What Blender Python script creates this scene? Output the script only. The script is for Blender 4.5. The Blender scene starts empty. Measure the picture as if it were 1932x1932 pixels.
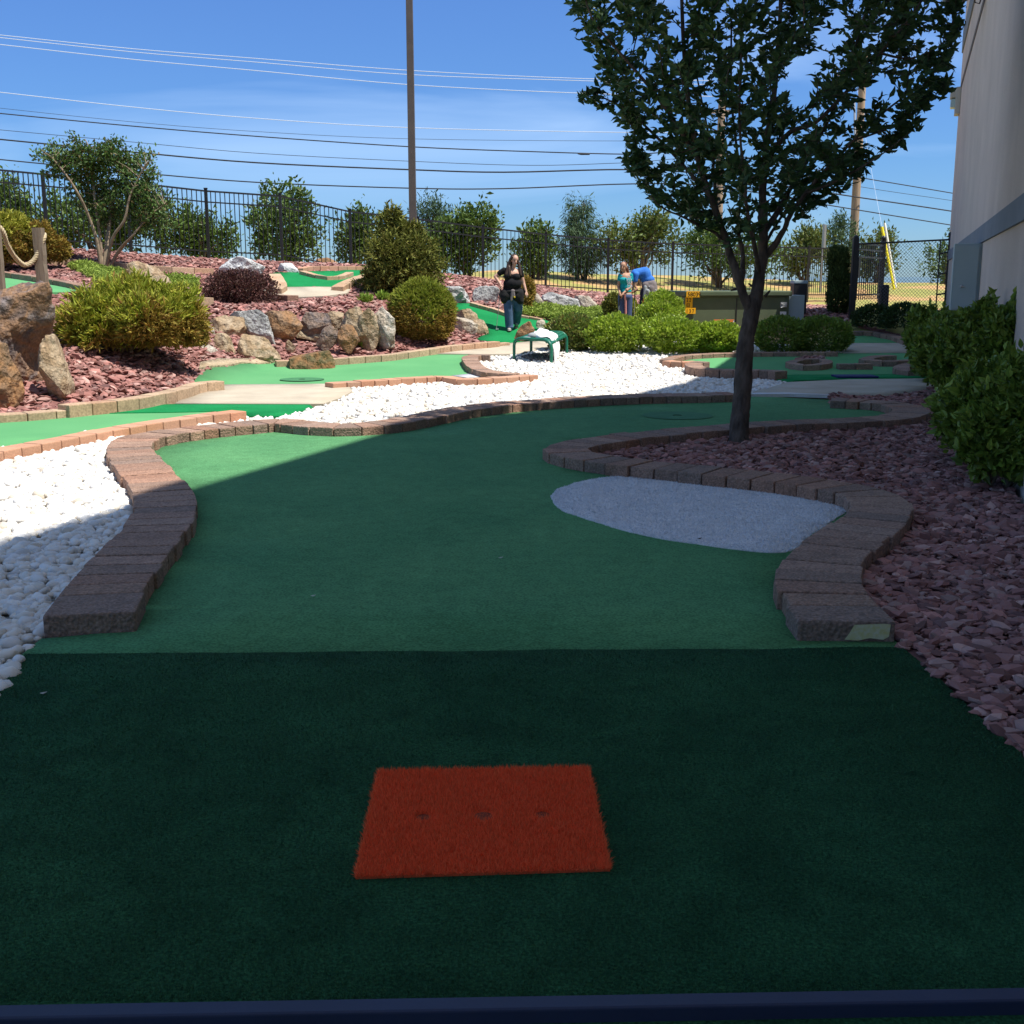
import bpy, bmesh, math, random
import numpy as np
from mathutils import Vector, Matrix, noise
from mathutils.geometry import delaunay_2d_cdt

random.seed(7)
RNG = np.random.default_rng(11)
R = math.radians

# ------------------------------------------------------------------ camera, sky, sun
sc = bpy.context.scene
CAM_H = 1.6
PITCH = R(11.36)
F = 2170.0            # focal length, in units of the photograph seen 1932 px wide
S0 = 1932.0
cam_d = bpy.data.cameras.new('camera')
cam = bpy.data.objects.new('camera', cam_d)
sc.collection.objects.link(cam)
cam.location = (0, 0, CAM_H)
cam.rotation_euler = (R(90) - PITCH, 0, 0)
cam_d.sensor_width = 36
cam_d.lens = 36 * F / S0
cam_d.clip_start = 0.05
cam_d.clip_end = 6000
sc.camera = cam

SHX, SHY = -0.41, 0.17       # shadow offset per metre of height
sun_dir = Vector((-SHX, -SHY, 1)).normalized()
sun_el = math.asin(sun_dir.z)
sun_az = math.atan2(sun_dir.x, sun_dir.y)

world = bpy.data.worlds.new("World")
sc.world = world
world.use_nodes = True
wn = world.node_tree
for n in list(wn.nodes):
    wn.nodes.remove(n)
wo = wn.nodes.new('ShaderNodeOutputWorld')
wb = wn.nodes.new('ShaderNodeBackground')
sky = wn.nodes.new('ShaderNodeTexSky')
sky.sky_type = 'NISHITA'
sky.sun_disc = False
sky.sun_elevation = sun_el
sky.sun_rotation = sun_az
sky.air_density = 1.0
sky.dust_density = 0.1
sky.ozone_density = 3.5
# thin high cirrus: streaked noise mixed faintly into the sky
tc = wn.nodes.new('ShaderNodeTexCoord')
mp = wn.nodes.new('ShaderNodeMapping')
mp.inputs['Scale'].default_value = (1.2, 2.0, 7.0)
mp.inputs['Rotation'].default_value = (0.1, 0.25, 0)
nz = wn.nodes.new('ShaderNodeTexNoise')
nz.inputs['Scale'].default_value = 1.6
nz.inputs['Detail'].default_value = 6
nz.inputs['Distortion'].default_value = 0.8
cr = wn.nodes.new('ShaderNodeValToRGB')
cr.color_ramp.elements[0].position = 0.50
cr.color_ramp.elements[0].color = (0, 0, 0, 1)
cr.color_ramp.elements[1].position = 0.85
cr.color_ramp.elements[1].color = (0.5, 0.5, 0.5, 1)
mx = wn.nodes.new('ShaderNodeMixRGB')
mx.inputs[2].default_value = (4.2, 5.6, 7.6, 1)
wn.links.new(tc.outputs['Generated'], mp.inputs[0])
wn.links.new(mp.outputs[0], nz.inputs[0])
wn.links.new(nz.outputs[0], cr.inputs[0])
wn.links.new(cr.outputs[0], mx.inputs[0])
hsv = wn.nodes.new('ShaderNodeHueSaturation'); hsv.inputs['Saturation'].default_value = 1.05
tint = wn.nodes.new('ShaderNodeMixRGB'); tint.blend_type = 'MULTIPLY'; tint.inputs[0].default_value = 1
sx_ = wn.nodes.new('ShaderNodeSeparateXYZ'); tr = wn.nodes.new('ShaderNodeValToRGB')
wn.links.new(tc.outputs['Generated'], sx_.inputs[0]); wn.links.new(sx_.outputs['Z'], tr.inputs[0])
e = tr.color_ramp.elements
e[0].position = 0.0; e[0].color = (.30, .46, .73, 1)
e[1].position = 0.55; e[1].color = (1.12, .98, .88, 1)
k = e.new(0.10); k.color = (.31, .475, .73, 1)
k = e.new(0.22); k.color = (.37, .52, .79, 1)
wn.links.new(sky.outputs[0], hsv.inputs['Color']); wn.links.new(hsv.outputs[0], tint.inputs[1]); wn.links.new(tr.outputs[0], tint.inputs[2]); wn.links.new(tint.outputs[0], mx.inputs[1])
wn.links.new(mx.outputs[0], wb.inputs[0])
wn.links.new(wb.outputs[0], wo.inputs[0])
wb.inputs[1].default_value = 0.122

sl = bpy.data.lights.new('sun', 'SUN')
sl.energy = 4.9
sl.angle = R(0.6)
sl.color = (1.0, 0.955, 0.88)
so = bpy.data.objects.new('sun', sl)
sc.collection.objects.link(so)
so.rotation_euler = (-sun_dir).to_track_quat('-Z', 'Y').to_euler()
so.location = (10, -5, 25)

sc.view_settings.view_transform = 'Standard'
sc.view_settings.look = 'None'
sc.view_settings.exposure = 0.55
sc.view_settings.gamma = 1.0
sc.view_settings.use_curve_mapping = False
sc.render.engine = 'CYCLES'
sc.cycles.use_denoising = True
sc.cycles.max_bounces = 6
sc.cycles.transparent_max_bounces = 6
COL = sc.collection

# ------------------------------------------------------------------ reading the photograph: pixel -> point
cp, sp_ = math.cos(PITCH), math.sin(PITCH)

def P(px, py, d):
    """point seen at (px,py) at distance d along the optical axis"""
    a = (px - 966.0) / F
    b = (966.0 - py) / F
    return Vector((a * d, d * (cp + b * sp_), CAM_H + d * (-sp_ + b * cp)))

# terrain control points (px, py, depth)
CT = [(-350, 455, 27.5), (-100, 455, 28.3), (80, 462, 28.8), (239, 475, 29.3), (388, 487, 30.5), (528, 494, 31.3), (660, 499, 33), (789, 512, 34),
      (911, 525, 35), (1030, 540, 36), (1148, 552, 37.5), (1270, 558, 38), (1402, 563, 39), (1527, 573, 38.5), (1700, 578, 34), (1790, 580, 32),
      (1610, 592, 28.5), (1850, 600, 27),
      (380, 590, 22.7), (450, 586, 23.1), (560, 586, 23.6), (660, 588, 24.0), (740, 598, 24.4), (-60, 560, 18.5), (100, 560, 20.0), (250, 575, 21.0), (330, 588, 22),
      (-200, 545, 20.5), (60, 535, 22.5), (180, 540, 23.5), (0, 512, 25.5), (130, 507, 26.0),
      (560, 652, 22.7), (640, 655, 23.0), (720, 660, 23.2), (450, 576, 25), (455, 517, 27.8), (600, 542, 27), (600, 511, 29.6), (580, 560, 26.0),
      (235, 540, 24.0), (195, 501, 27.2), (750, 557, 27.2), (795, 648, 23.9), (900, 532, 32.5), (850, 531, 31.5), (860, 572, 28.2), (920, 569, 29),
      (870, 573, 28.2), (1000, 585, 28.5), (1055, 587, 29.5), (1110, 584, 31), (920, 629, 25.9), (960, 615, 26.8), (1000, 603, 27.6), (850, 610, 25.9),
      (700, 545, 27.6), (650, 520, 29.4), (330, 520, 26.0), (-120, 500, 25.5),
      (900, 509, 44), (1100, 513, 45), (1300, 517, 46), (1500, 526, 46), (1780, 533, 46), (1000, 520, 41), (1400, 538, 43), (1700, 555, 41), (1660, 535, 44)]
CTW = [P(*c) for c in CT]
for x, y, z in [(-12, 33, 1.9), (-6, 36, 1.55), (-2, 39, 1.7), (-14, 38, .6), (-8, 45, .1), (-20, 30, 2.1), (-20, 22, 1.6), (-14, 15.5, .35), (20, 36, .7), (20, 44, 1.2), (-4, 52, .6),
                (6, 54, .9), (16, 54, .8), (-16, 50, 0)]:
    CTW.append(Vector((x, y, z)))

def tilt(y):
    t = np.maximum(0.0, np.minimum(np.asarray(y, float), 34.0) - 19.9)
    return 0.053 * t * t / (t + 0.6)

# foot of the mound in plan: x -> y
FX = np.array([-30, -8.0, -6.1, -5.6, -5.1, -4.7, -4.55, -4.6, -3.9, -2.9, -2.4, -1.5, -0.2, 0.4, 0.6, 2.5, 5.0, 12, 30])
FY = np.array([13, 13.6, 14.2, 14.8, 15.8, 17.4, 18.8, 20.4, 21.7, 22.2, 22.4, 23.3, 24.3, 24.4, 25.0, 26.0, 26.5, 26.0, 26.0])
for pt in [(380, 697), (500, 684), (627, 678), (744, 674), (860, 662), (938, 651), (1000, 645)]:
    pass
_x = np.array([v.x for v in CTW]); _y = np.array([v.y for v in CTW]); _z = np.array([v.z for v in CTW]) - tilt(np.array([v.y for v in CTW]))
fpx = np.array([-14, -9, -7, -6.0, -5.4, -4.9, -4.5, -3.4, -2.4, -1.5, -.3, .5, 2.5, 5, 8, 12])
_x = np.concatenate([_x, fpx]); _y = np.concatenate([_y, np.interp(fpx, FX, FY) - .2]); _z = np.concatenate([_z, np.zeros(len(fpx))])

def _k(r2):
    return np.where(r2 > 1e-9, 0.5 * r2 * np.log(np.maximum(r2, 1e-9)), 0.0)
_n = len(_x)
_K = _k((_x[:, None] - _x[None]) ** 2 + (_y[:, None] - _y[None]) ** 2) + np.eye(_n) * 0.25
_Pm = np.stack([np.ones(_n), _x, _y], 1)
_A = np.zeros((_n + 3, _n + 3)); _A[:_n, :_n] = _K; _A[:_n, _n:] = _Pm; _A[_n:, :_n] = _Pm.T
_w = np.linalg.solve(_A, np.concatenate([_z, [0, 0, 0]]))

def sstep(t):
    t = np.clip(t, 0, 1)
    return t * t * (3 - 2 * t)

def H(x, y):
    x = np.asarray(x, float); y = np.asarray(y, float)
    shp = np.broadcast(x, y).shape
    xf = np.broadcast_to(x, shp).ravel(); yf = np.broadcast_to(y, shp).ravel()
    out = np.zeros(len(xf))
    for i in range(0, len(xf), 20000):
        a = xf[i:i + 20000]; b = yf[i:i + 20000]
        r2 = (a[:, None] - _x[None]) ** 2 + (b[:, None] - _y[None]) ** 2
        t = _k(r2) @ _w[:_n] + _w[_n] + _w[_n + 1] * a + _w[_n + 2] * b
        m = sstep((b - np.interp(a, FX, FY)) / 0.9)
        fade = sstep((64 - b) / 14) * sstep((a + 34) / 12) * sstep((34 - a) / 12)
        base = tilt(b) * fade
        out[i:i + 20000] = base + np.clip(t, -0.3, 3) * m * fade
    return out.reshape(shp)

def Hs(x, y):
    return float(H(np.array([x]), np.array([y]))[0])

def G(px, py, zo=0.0, d0=2.0, d1=46.0):
    """first point of the terrain (raised by zo) seen at the pixel"""
    ds = np.concatenate([np.arange(d0, 20, .25), np.arange(20, d1, .1)])
    a = (px - 966.0) / F; b = (966.0 - py) / F
    X = a * ds; Y = ds * (cp + b * sp_); Z = CAM_H + ds * (-sp_ + b * cp)
    g = Z - (H(X, Y) + zo)
    k = np.argmax(g < 0)
    if g[k] >= 0:
        k = len(ds) - 1
        t = 0
    else:
        t = g[k - 1] / (g[k - 1] - g[k]) if k > 0 else 0
    k0 = max(k - 1, 0)
    d = ds[k0] + (ds[k] - ds[k0]) * t
    return P(px, py, d)

def GP(pts, zo=0.0):
    out = []
    for p in pts:
        v = P(*p) if len(p) == 3 else G(p[0], p[1], zo)
        out.append((v.x, v.y))
    return out

def pip(poly, X, Y):
    poly = np.asarray(poly); n = len(poly)
    ins = np.zeros(len(X), bool)
    j = n - 1
    for i in range(n):
        xi, yi = poly[i]; xj, yj = poly[j]
        c = ((yi > Y) != (yj > Y)) & (X < (xj - xi) * (Y - yi) / (yj - yi + 1e-12) + xi)
        ins ^= c
        j = i
    return ins

def catmull(pts, n=6, closed=False):
    pts = [tuple(p) for p in pts]
    N = len(pts); out = []
    rng_ = range(N if closed else N - 1)
    for i in rng_:
        if closed:
            p0, p1, p2, p3 = pts[i - 1], pts[i], pts[(i + 1) % N], pts[(i + 2) % N]
        else:
            p0 = pts[max(i - 1, 0)]; p1 = pts[i]; p2 = pts[i + 1]; p3 = pts[min(i + 2, N - 1)]
        for k in range(n):
            t = k / n
            out.append(tuple(0.5 * (2 * b + (c - a) * t + (2 * a - 5 * b + 4 * c - d) * t * t + (3 * b - a - 3 * c + d) * t ** 3) for a, b, c, d in zip(p0, p1, p2, p3)))
    if not closed:
        out.append(pts[-1])
    return out

# ------------------------------------------------------------------ object helpers
def tag(o, label=None, cat=None, group=None, kind=None):
    if label: o['label'] = label
    if cat: o['category'] = cat
    if group: o['group'] = group
    if kind: o['kind'] = kind
    return o

def link(name, me, mat=None, parent=None):
    o = bpy.data.objects.new(name, me)
    COL.objects.link(o)
    if mat is not None:
        for m in (mat if isinstance(mat, (list, tuple)) else [mat]):
            me.materials.append(m)
    if parent is not None:
        o.parent = parent
        o.matrix_parent_inverse = Matrix.Translation(parent.location).inverted() if parent.rotation_euler[2] == 0 else parent.matrix_basis.inverted()
    return o

def empty(name, loc=(0, 0, 0), label=None, cat=None, group=None):
    o = bpy.data.objects.new(name, None)
    o.empty_display_size = .2
    COL.objects.link(o)
    o.location = loc
    return tag(o, label, cat, group)

def mesh_np(name, V, Fa, smooth=False, mats=None):
    """V (n,3); Fa (m,k) all faces same size, or list of such arrays"""
    me = bpy.data.meshes.new(name)
    V = np.asarray(V, np.float32)
    Fl = Fa if isinstance(Fa, list) else [Fa]
    Fl = [np.asarray(f, np.int32) for f in Fl if len(f)]
    loops = np.concatenate([f.ravel() for f in Fl])
    tot = np.concatenate([np.full(len(f), f.shape[1], np.int32) for f in Fl])
    st = np.concatenate([[0], np.cumsum(tot)[:-1]]).astype(np.int32)
    me.vertices.add(len(V)); me.vertices.foreach_set('co', V.ravel())
    me.loops.add(len(loops)); me.loops.foreach_set('vertex_index', loops)
    me.polygons.add(len(tot)); me.polygons.foreach_set('loop_start', st); me.polygons.foreach_set('loop_total', tot)
    if mats is not None:
        me.polygons.foreach_set('material_index', np.asarray(mats, np.int32))
    me.polygons.foreach_set('use_smooth', np.full(len(tot), smooth, bool))
    me.update(calc_edges=True)
    me.validate()
    return me

class MB:
    """collects boxes, tubes, prisms into one mesh"""
    def __init__(s):
        s.v = []; s.f = []; s.sm = []
    def add(s, vs, fs, smooth=False):
        o = len(s.v)
        s.v += [tuple(v) for v in vs]
        s.f += [tuple(i + o for i in f) for f in fs]
        s.sm += [smooth] * len(fs)
    def box(s, c, size, rz=0, M=None):
        x, y, z = [a / 2 for a in size]
        vs = [Vector((i * x, j * y, k * z)) for i in (-1, 1) for j in (-1, 1) for k in (-1, 1)]
        rot = Matrix.Rotation(rz, 3, 'Z') if M is None else M
        c = Vector(c)
        vs = [rot @ v + c for v in vs]
        s.add(vs, [(0, 1, 3, 2), (4, 6, 7, 5), (0, 4, 5, 1), (2, 3, 7, 6), (0, 2, 6, 4), (1, 5, 7, 3)])
    def tube(s, pts, rad, n=8, cap=True, smooth=True):
        pts = [Vector(p) for p in pts]
        if not hasattr(rad, '__len__'): rad = [rad] * len(pts)
        rings = []
        up = None
        for i, p in enumerate(pts):
            t = (pts[min(i + 1, len(pts) - 1)] - pts[max(i - 1, 0)])
            if t.length < 1e-9: t = Vector((0, 0, 1))
            t.normalize()
            if up is None:
                up = Vector((0, 0, 1)) if abs(t.z) < .9 else Vector((0, 1, 0))
            a = up - t * up.dot(t)
            if a.length < 1e-6: a = Vector((1, 0, 0)) - t * t.x
            a.normalize(); b = t.cross(a); up = a
            rings.append([p + (a * math.cos(2 * math.pi * k / n) + b * math.sin(2 * math.pi * k / n)) * rad[i] for k in range(n)])
        vs = [v for r in rings for v in r]
        fs = []
        for i in range(len(pts) - 1):
            for k in range(n):
                fs.append((i * n + k, i * n + (k + 1) % n, (i + 1) * n + (k + 1) % n, (i + 1) * n + k))
        s.add(vs, fs, smooth)
        if cap:
            s.add(rings[0], [tuple(reversed(range(n)))]); s.add(rings[-1], [tuple(range(n))])
    def ball(s, c, r, nu=12, nv=8, M=None):
        c = Vector(c)
        r = Vector(r) if hasattr(r, '__len__') else Vector((r, r, r))
        vs = []
        for j in range(nv + 1):
            th = math.pi * j / nv
            for i in range(nu):
                ph = 2 * math.pi * i / nu
                v = Vector((r.x * math.sin(th) * math.cos(ph), r.y * math.sin(th) * math.sin(ph), r.z * math.cos(th)))
                if M is not None: v = M @ v
                vs.append(c + v)
        fs = []
        for j in range(nv):
            for i in range(nu):
                fs.append((j * nu + i, (j + 1) * nu + i, (j + 1) * nu + (i + 1) % nu, j * nu + (i + 1) % nu))
        s.add(vs, fs, True)
    def mesh(s, name='m'):
        me = bpy.data.meshes.new(name)
        me.from_pydata([tuple(v) for v in s.v], [], s.f)
        me.polygons.foreach_set('use_smooth', np.array(s.sm, bool))
        me.update()
        return me
    def build(s, name, mat, parent=None, bevel=0):
        me = s.mesh(name)
        if bevel:
            bm = bmesh.new(); bm.from_mesh(me)
            bmesh.ops.remove_doubles(bm, verts=bm.verts, dist=1e-5)
            bmesh.ops.bevel(bm, geom=list(bm.edges), offset=bevel, segments=2, affect='EDGES', profile=.6)
            bm.to_mesh(me); bm.free()
        return link(name, me, mat, parent)

# ------------------------------------------------------------------ materials
def _ramp(nt, pal):
    r = nt.nodes.new('ShaderNodeValToRGB')
    e = r.color_ramp.elements
    while len(e) > 1: e.remove(e[-1])
    e[0].position = pal[0][0]; e[0].color = (*pal[0][1], 1)
    for p, c in pal[1:]:
        k = e.new(p); k.color = (*c, 1)
    return r

def pmat(name, pal, scale=5, detail=6, rough=.85, bump=.0, bscale=60, island=None, ivar=0.0, spec=.3, fine=0.0, fscale=200, dist=.3, metal=0, transl=0, stretch=None, rot=None, bdist=.01, coat=0, vor=0, mott=0, mscale=6):
    """pal: colours spread over large noise. island: a palette chosen per loose piece. ivar: brightness spread per loose piece. fine: fine mottling"""
    m = bpy.data.materials.new(name); m.use_nodes = True
    nt = m.node_tree; N = nt.nodes; L = nt.links
    b = N['Principled BSDF']; out = N['Material Output']
    tcn = N.new('ShaderNodeTexCoord')
    src = tcn.outputs['Object']
    if stretch or rot:
        mpn = N.new('ShaderNodeMapping')
        if stretch: mpn.inputs['Scale'].default_value = stretch
        if rot: mpn.inputs['Rotation'].default_value = rot
        L.new(src, mpn.inputs[0]); src = mpn.outputs[0]
    if isinstance(pal[0], (int, float)): pal = [(0, pal), (1, pal)]
    elif not isinstance(pal[0][1], (tuple, list)):
        n = len(pal); pal = [(.3 + .4 * i / (n - 1), c) for i, c in enumerate(pal)]
    no = N.new('ShaderNodeTexNoise'); no.inputs['Scale'].default_value = scale; no.inputs['Detail'].default_value = detail
    no.inputs['Distortion'].default_value = dist
    L.new(src, no.inputs['Vector'])
    rp = _ramp(nt, pal)
    L.new(no.outputs[0], rp.inputs[0])
    col = rp.outputs[0]
    geo = None
    if island or ivar:
        geo = N.new('ShaderNodeNewGeometry')
    if island:
        n = len(island)
        ir = _ramp(nt, [(i / (n - 1 + 1e-9), c) for i, c in enumerate(island)] if n > 1 else [(0, island[0]), (1, island[0])])
        L.new(geo.outputs['Random Per Island'], ir.inputs[0])
        mxn = N.new('ShaderNodeMixRGB'); mxn.inputs[0].default_value = .7
        L.new(col, mxn.inputs[1]); L.new(ir.outputs[0], mxn.inputs[2]); col = mxn.outputs[0]
    if ivar:
        mr = N.new('ShaderNodeMath'); mr.operation = 'MULTIPLY'; mr.inputs[1].default_value = 7.31
        fr = N.new('ShaderNodeMath'); fr.operation = 'FRACT'
        L.new(geo.outputs['Random Per Island'], mr.inputs[0]); L.new(mr.outputs[0], fr.inputs[0])
        ma = N.new('ShaderNodeMapRange'); ma.inputs[3].default_value = 1 - ivar; ma.inputs[4].default_value = 1 + ivar
        L.new(fr.outputs[0], ma.inputs[0])
        hs = N.new('ShaderNodeHueSaturation'); L.new(ma.outputs[0], hs.inputs['Value']); L.new(col, hs.inputs['Color']); col = hs.outputs[0]
    if fine:
        n2 = N.new('ShaderNodeTexNoise'); n2.inputs['Scale'].default_value = fscale; n2.inputs['Detail'].default_value = 3
        L.new(src, n2.inputs['Vector'])
        ma = N.new('ShaderNodeMapRange'); ma.inputs[1].default_value = .3; ma.inputs[2].default_value = .7
        ma.inputs[3].default_value = 1 - fine; ma.inputs[4].default_value = 1 + fine
        L.new(n2.outputs[0], ma.inputs[0])
        hs = N.new('ShaderNodeHueSaturation'); L.new(ma.outputs[0], hs.inputs['Value']); L.new(col, hs.inputs['Color']); col = hs.outputs[0]
    if mott:
        n4 = N.new('ShaderNodeTexNoise'); n4.inputs['Scale'].default_value = mscale; n4.inputs['Detail'].default_value = 5; n4.inputs['Distortion'].default_value = .6
        L.new(src, n4.inputs['Vector'])
        ma = N.new('ShaderNodeMapRange'); ma.inputs[1].default_value = .3; ma.inputs[2].default_value = .7
        ma.inputs[3].default_value = 1 - mott; ma.inputs[4].default_value = 1 + mott
        L.new(n4.outputs[0], ma.inputs[0])
        hs = N.new('ShaderNodeHueSaturation'); L.new(ma.outputs[0], hs.inputs['Value']); L.new(col, hs.inputs['Color']); col = hs.outputs[0]
    L.new(col, b.inputs['Base Color'])
    b.inputs['Roughness'].default_value = rough
    b.inputs['Specular IOR Level'].default_value = spec
    b.inputs['Metallic'].default_value = metal
    b.inputs['Coat Weight'].default_value = coat
    if bump:
        n3 = N.new('ShaderNodeTexNoise'); n3.inputs['Scale'].default_value = bscale; n3.inputs['Detail'].default_value = 6
        L.new(src, n3.inputs['Vector'])
        bp = N.new('ShaderNodeBump'); bp.inputs['Strength'].default_value = bump; bp.inputs['Distance'].default_value = bdist
        h = n3.outputs[0]
        if vor:
            vo = N.new('ShaderNodeTexVoronoi'); vo.inputs['Scale'].default_value = vor
            L.new(src, vo.inputs['Vector'])
            ad = N.new('ShaderNodeMath'); ad.operation = 'ADD'
            L.new(h, ad.inputs[0]); L.new(vo.outputs[0], ad.inputs[1]); h = ad.outputs[0]
        L.new(h, bp.inputs['Height']); L.new(bp.outputs[0], b.inputs['Normal'])
    if transl:
        tr = N.new('ShaderNodeBsdfTranslucent'); ms = N.new('ShaderNodeMixShader'); ms.inputs[0].default_value = transl
        L.new(col, tr.inputs[0]); L.new(b.outputs[0], ms.inputs[1]); L.new(tr.outputs[0], ms.inputs[2]); L.new(ms.outputs[0], out.inputs[0])
    return m

M = {}
M['turf'] = pmat('turf_light', [(.072, .215, .092), (.098, .262, .112)], scale=1.1, detail=8, rough=.95, bump=.6, bscale=120, fine=.34, fscale=85, mott=.10, mscale=9, spec=.1, bdist=.006)
M['turf_far'] = pmat('turf_far', [(.092, .285, .118), (.118, .33, .14)], scale=.8, rough=.95, bump=.3, bscale=120, fine=.10, fscale=90, spec=.1, bdist=.006)
M['turf_blade'] = pmat('turf_blade', (.022, .095, .038), island=[(.018, .082, .032), (.032, .125, .052), (.014, .068, .030)], ivar=.4, rough=.7, spec=.25, transl=.1)
M['turf_dark'] = pmat('turf_dark', [(.016, .068, .028), (.028, .102, .042)], scale=1.3, detail=9, rough=.95, bump=.9, bscale=140, fine=.5, fscale=110, mott=.22, mscale=5, spec=.08, bdist=.01)
M['turf_deep'] = pmat('turf_deep', [(.008, .17, .05), (.014, .22, .07)], scale=1.5, rough=.95, bump=.4, bscale=90, fine=.25, fscale=80, spec=.08)
M['turf_white'] = pmat('turf_white', [(.62, .61, .60), (.78, .76, .74)], scale=5, detail=10, rough=.95, bump=.9, bscale=140, fine=.26, fscale=110, mott=.06, mscale=7, spec=.1, bdist=.008)
M['blade_white'] = pmat('blade_white', (.66, .68, .72), ivar=.15, rough=.9, spec=.1)
M['concrete'] = pmat('concrete', [(.40, .34, .26), (.50, .44, .34)], scale=2, rough=.9, bump=.3, bscale=160, fine=.10, fscale=140)
M['concrete_white'] = pmat('concrete_white', [(.55, .56, .58), (.68, .68, .68)], scale=8, rough=.8, bump=.2)
M['mortar'] = pmat('mortar', [(.32, .24, .15), (.46, .37, .25)], scale=5, rough=.95, bump=1, bscale=14, fine=.25, fscale=40, bdist=.04, mott=.15)
M['brick'] = pmat('brick_paver', [(.25, .155, .11), (.31, .20, .145)], scale=4, rough=.92, bump=.8, bscale=70, island=[(.36, .19, .125), (.27, .165, .12), (.31, .21, .16), (.22, .16, .13), (.37, .23, .16)], ivar=.16, fine=.38, fscale=75, bdist=.008, vor=45, mott=.15, mscale=12)
M['brick_tan'] = pmat('brick_tan', [(.40, .27, .17), (.46, .32, .21)], scale=4, rough=.92, bump=.4, bscale=60, island=[(.44, .29, .18), (.38, .28, .19), (.47, .33, .22), (.42, .24, .15)], ivar=.1, fine=.25, fscale=40, mott=.12, mscale=8)
M['brick_red'] = pmat('brick_red', [(.45, .22, .14), (.50, .27, .17)], scale=4, rough=.92, bump=.4, bscale=60, island=[(.50, .22, .13), (.44, .25, .16), (.52, .29, .19), (.42, .27, .19)], ivar=.1, fine=.12, fscale=60)
M['pebble'] = pmat('white_pebble', [(.62, .60, .55), (.72, .70, .67)], scale=14, rough=.7, bump=.15, bscale=60, island=[(.80, .78, .74), (.68, .67, .65), (.78, .72, .62), (.60, .60, .61), (.82, .81, .77), (.52, .42, .30), (.80, .77, .70), (.74, .71, .66)], ivar=.12, spec=.25)
M['pebble_bed'] = pmat('pebble_bed', [(.42, .38, .33), (.60, .57, .52)], scale=30, rough=.95, bump=1, bscale=25, bdist=.03)
M['pebble_shadow'] = pmat('bench_shadow_pebble', (.12, .10, .10), island=[(.06, .05, .05), (.22, .17, .15), (.30, .27, .25), (.10, .08, .07)], ivar=.2, rough=.6)  # dark stone colours for the imitated shadow below the bench
M['mulch'] = pmat('red_rock_chip', [(.33, .15, .13), (.40, .20, .17)], scale=9, rough=.9, bump=.3, bscale=50, island=[(.30, .125, .10), (.17, .075, .065), (.38, .18, .15), (.22, .105, .095), (.50, .34, .29), (.11, .06, .055), (.30, .14, .115), (.19, .11, .11)], ivar=.42, spec=.3)
M['mulch_bed'] = pmat('red_rock_bed', [(.14, .06, .055), (.26, .12, .10)], scale=18, rough=.95, bump=1, bscale=20, bdist=.03)  # bed kept dark to stand for shade in the crevices between chips
M['grass'] = pmat('dry_grass_clay', [(0, (.52, .28, .13)), (.42, (.48, .30, .13)), (.52, (.30, .28, .08)), (1, (.22, .26, .07))], scale=.55, detail=10, rough=.95, bump=.6, bscale=9, fine=.18, fscale=8, bdist=.06)
M['tee'] = pmat('orange_turf', (.98, .20, .07), ivar=.22, island=[(1.0, .20, .065), (.90, .15, .05), (1.0, .27, .10)], rough=.8, spec=.25, transl=.45)
M['tee_base'] = pmat('orange_base', (.80, .12, .04), rough=.9)
M['hole_shade'] = pmat('hole_shade_brown', (.22, .05, .025), rough=.95)
M['blue'] = pmat('blue_mat', (.012, .022, .11), rough=.8)
M['blue_rail'] = pmat('navy_plastic', [(.016, .022, .055), (.024, .034, .080)], scale=3, rough=.6, bump=.05, spec=.5, fine=.05)
M['black_metal'] = pmat('black_metal', (.018, .018, .02), rough=.45, spec=.5)
M['bronze'] = pmat('bronze_pole', [(.10, .08, .07), (.125, .10, .085)], scale=2, rough=.5, spec=.4)
M['mesh_grey'] = pmat('dull_wire', (.16, .17, .18), rough=.5, metal=.3)
M['galv'] = pmat('galvanised', (.45, .46, .46), rough=.45, metal=.6)
M['wire_dark'] = pmat('wire_dark', (.03, .03, .035), rough=.7)
M['wire_pale'] = pmat('wire_pale', (.62, .68, .78), rough=.5)
M['stucco'] = pmat('pink_stucco', [(.55, .475, .425), (.60, .52, .465)], scale=1.2, rough=.95, bump=.35, bscale=90, fine=.08, fscale=60, bdist=.006, mott=.07, mscale=.9)
M['stucco_blue'] = pmat('grey_blue_band', [(.17, .20, .235), (.21, .24, .275)], scale=2, rough=.9, bump=.2)
M['stucco_dark'] = pmat('brown_joint', (.12, .10, .09), rough=.9)
M['cabinet'] = pmat('grey_blue_steel', [(.30, .38, .40), (.34, .42, .44)], scale=1.5, rough=.5, spec=.4, fine=.03)
M['plastic_beige'] = pmat('beige_plastic', (.46, .44, .38), rough=.5)
M['lens'] = pmat('lamp_glass', (.42, .55, .53), rough=.25, spec=.6)
M['trans'] = pmat('olive_steel', [(.085, .11, .060), (.105, .135, .078)], scale=1.2, rough=.5, spec=.4, fine=.05, fscale=6)
M['sticker_y'] = pmat('yellow_sticker', (.85, .42, .015), rough=.5)
M['sticker_w'] = pmat('white_sticker', (.75, .75, .72), rough=.5)
M['sticker_o'] = pmat('orange_stripe', (.75, .22, .04), rough=.5)
M['ink'] = pmat('black_ink', (.03, .02, .01), rough=.6)
M['bench'] = pmat('green_coating', [(.008, .12, .072), (.014, .155, .09)], scale=4, rough=.35, spec=.5)
M['bark'] = pmat('dark_bark', [(.045, .034, .028), (.13, .10, .08)], scale=10, rough=.95, bump=1, bscale=34, mott=.3, mscale=22, stretch=(1, 1, .35), bdist=.02)
M['bark_pale'] = pmat('pale_bark', [(.19, .14, .095), (.32, .25, .17)], scale=8, rough=.9, bump=.5, bscale=30)
M['bark_mid'] = pmat('brown_bark', [(.09, .06, .04), (.16, .11, .08)], scale=8, rough=.9, bump=.5, bscale=30)
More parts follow.
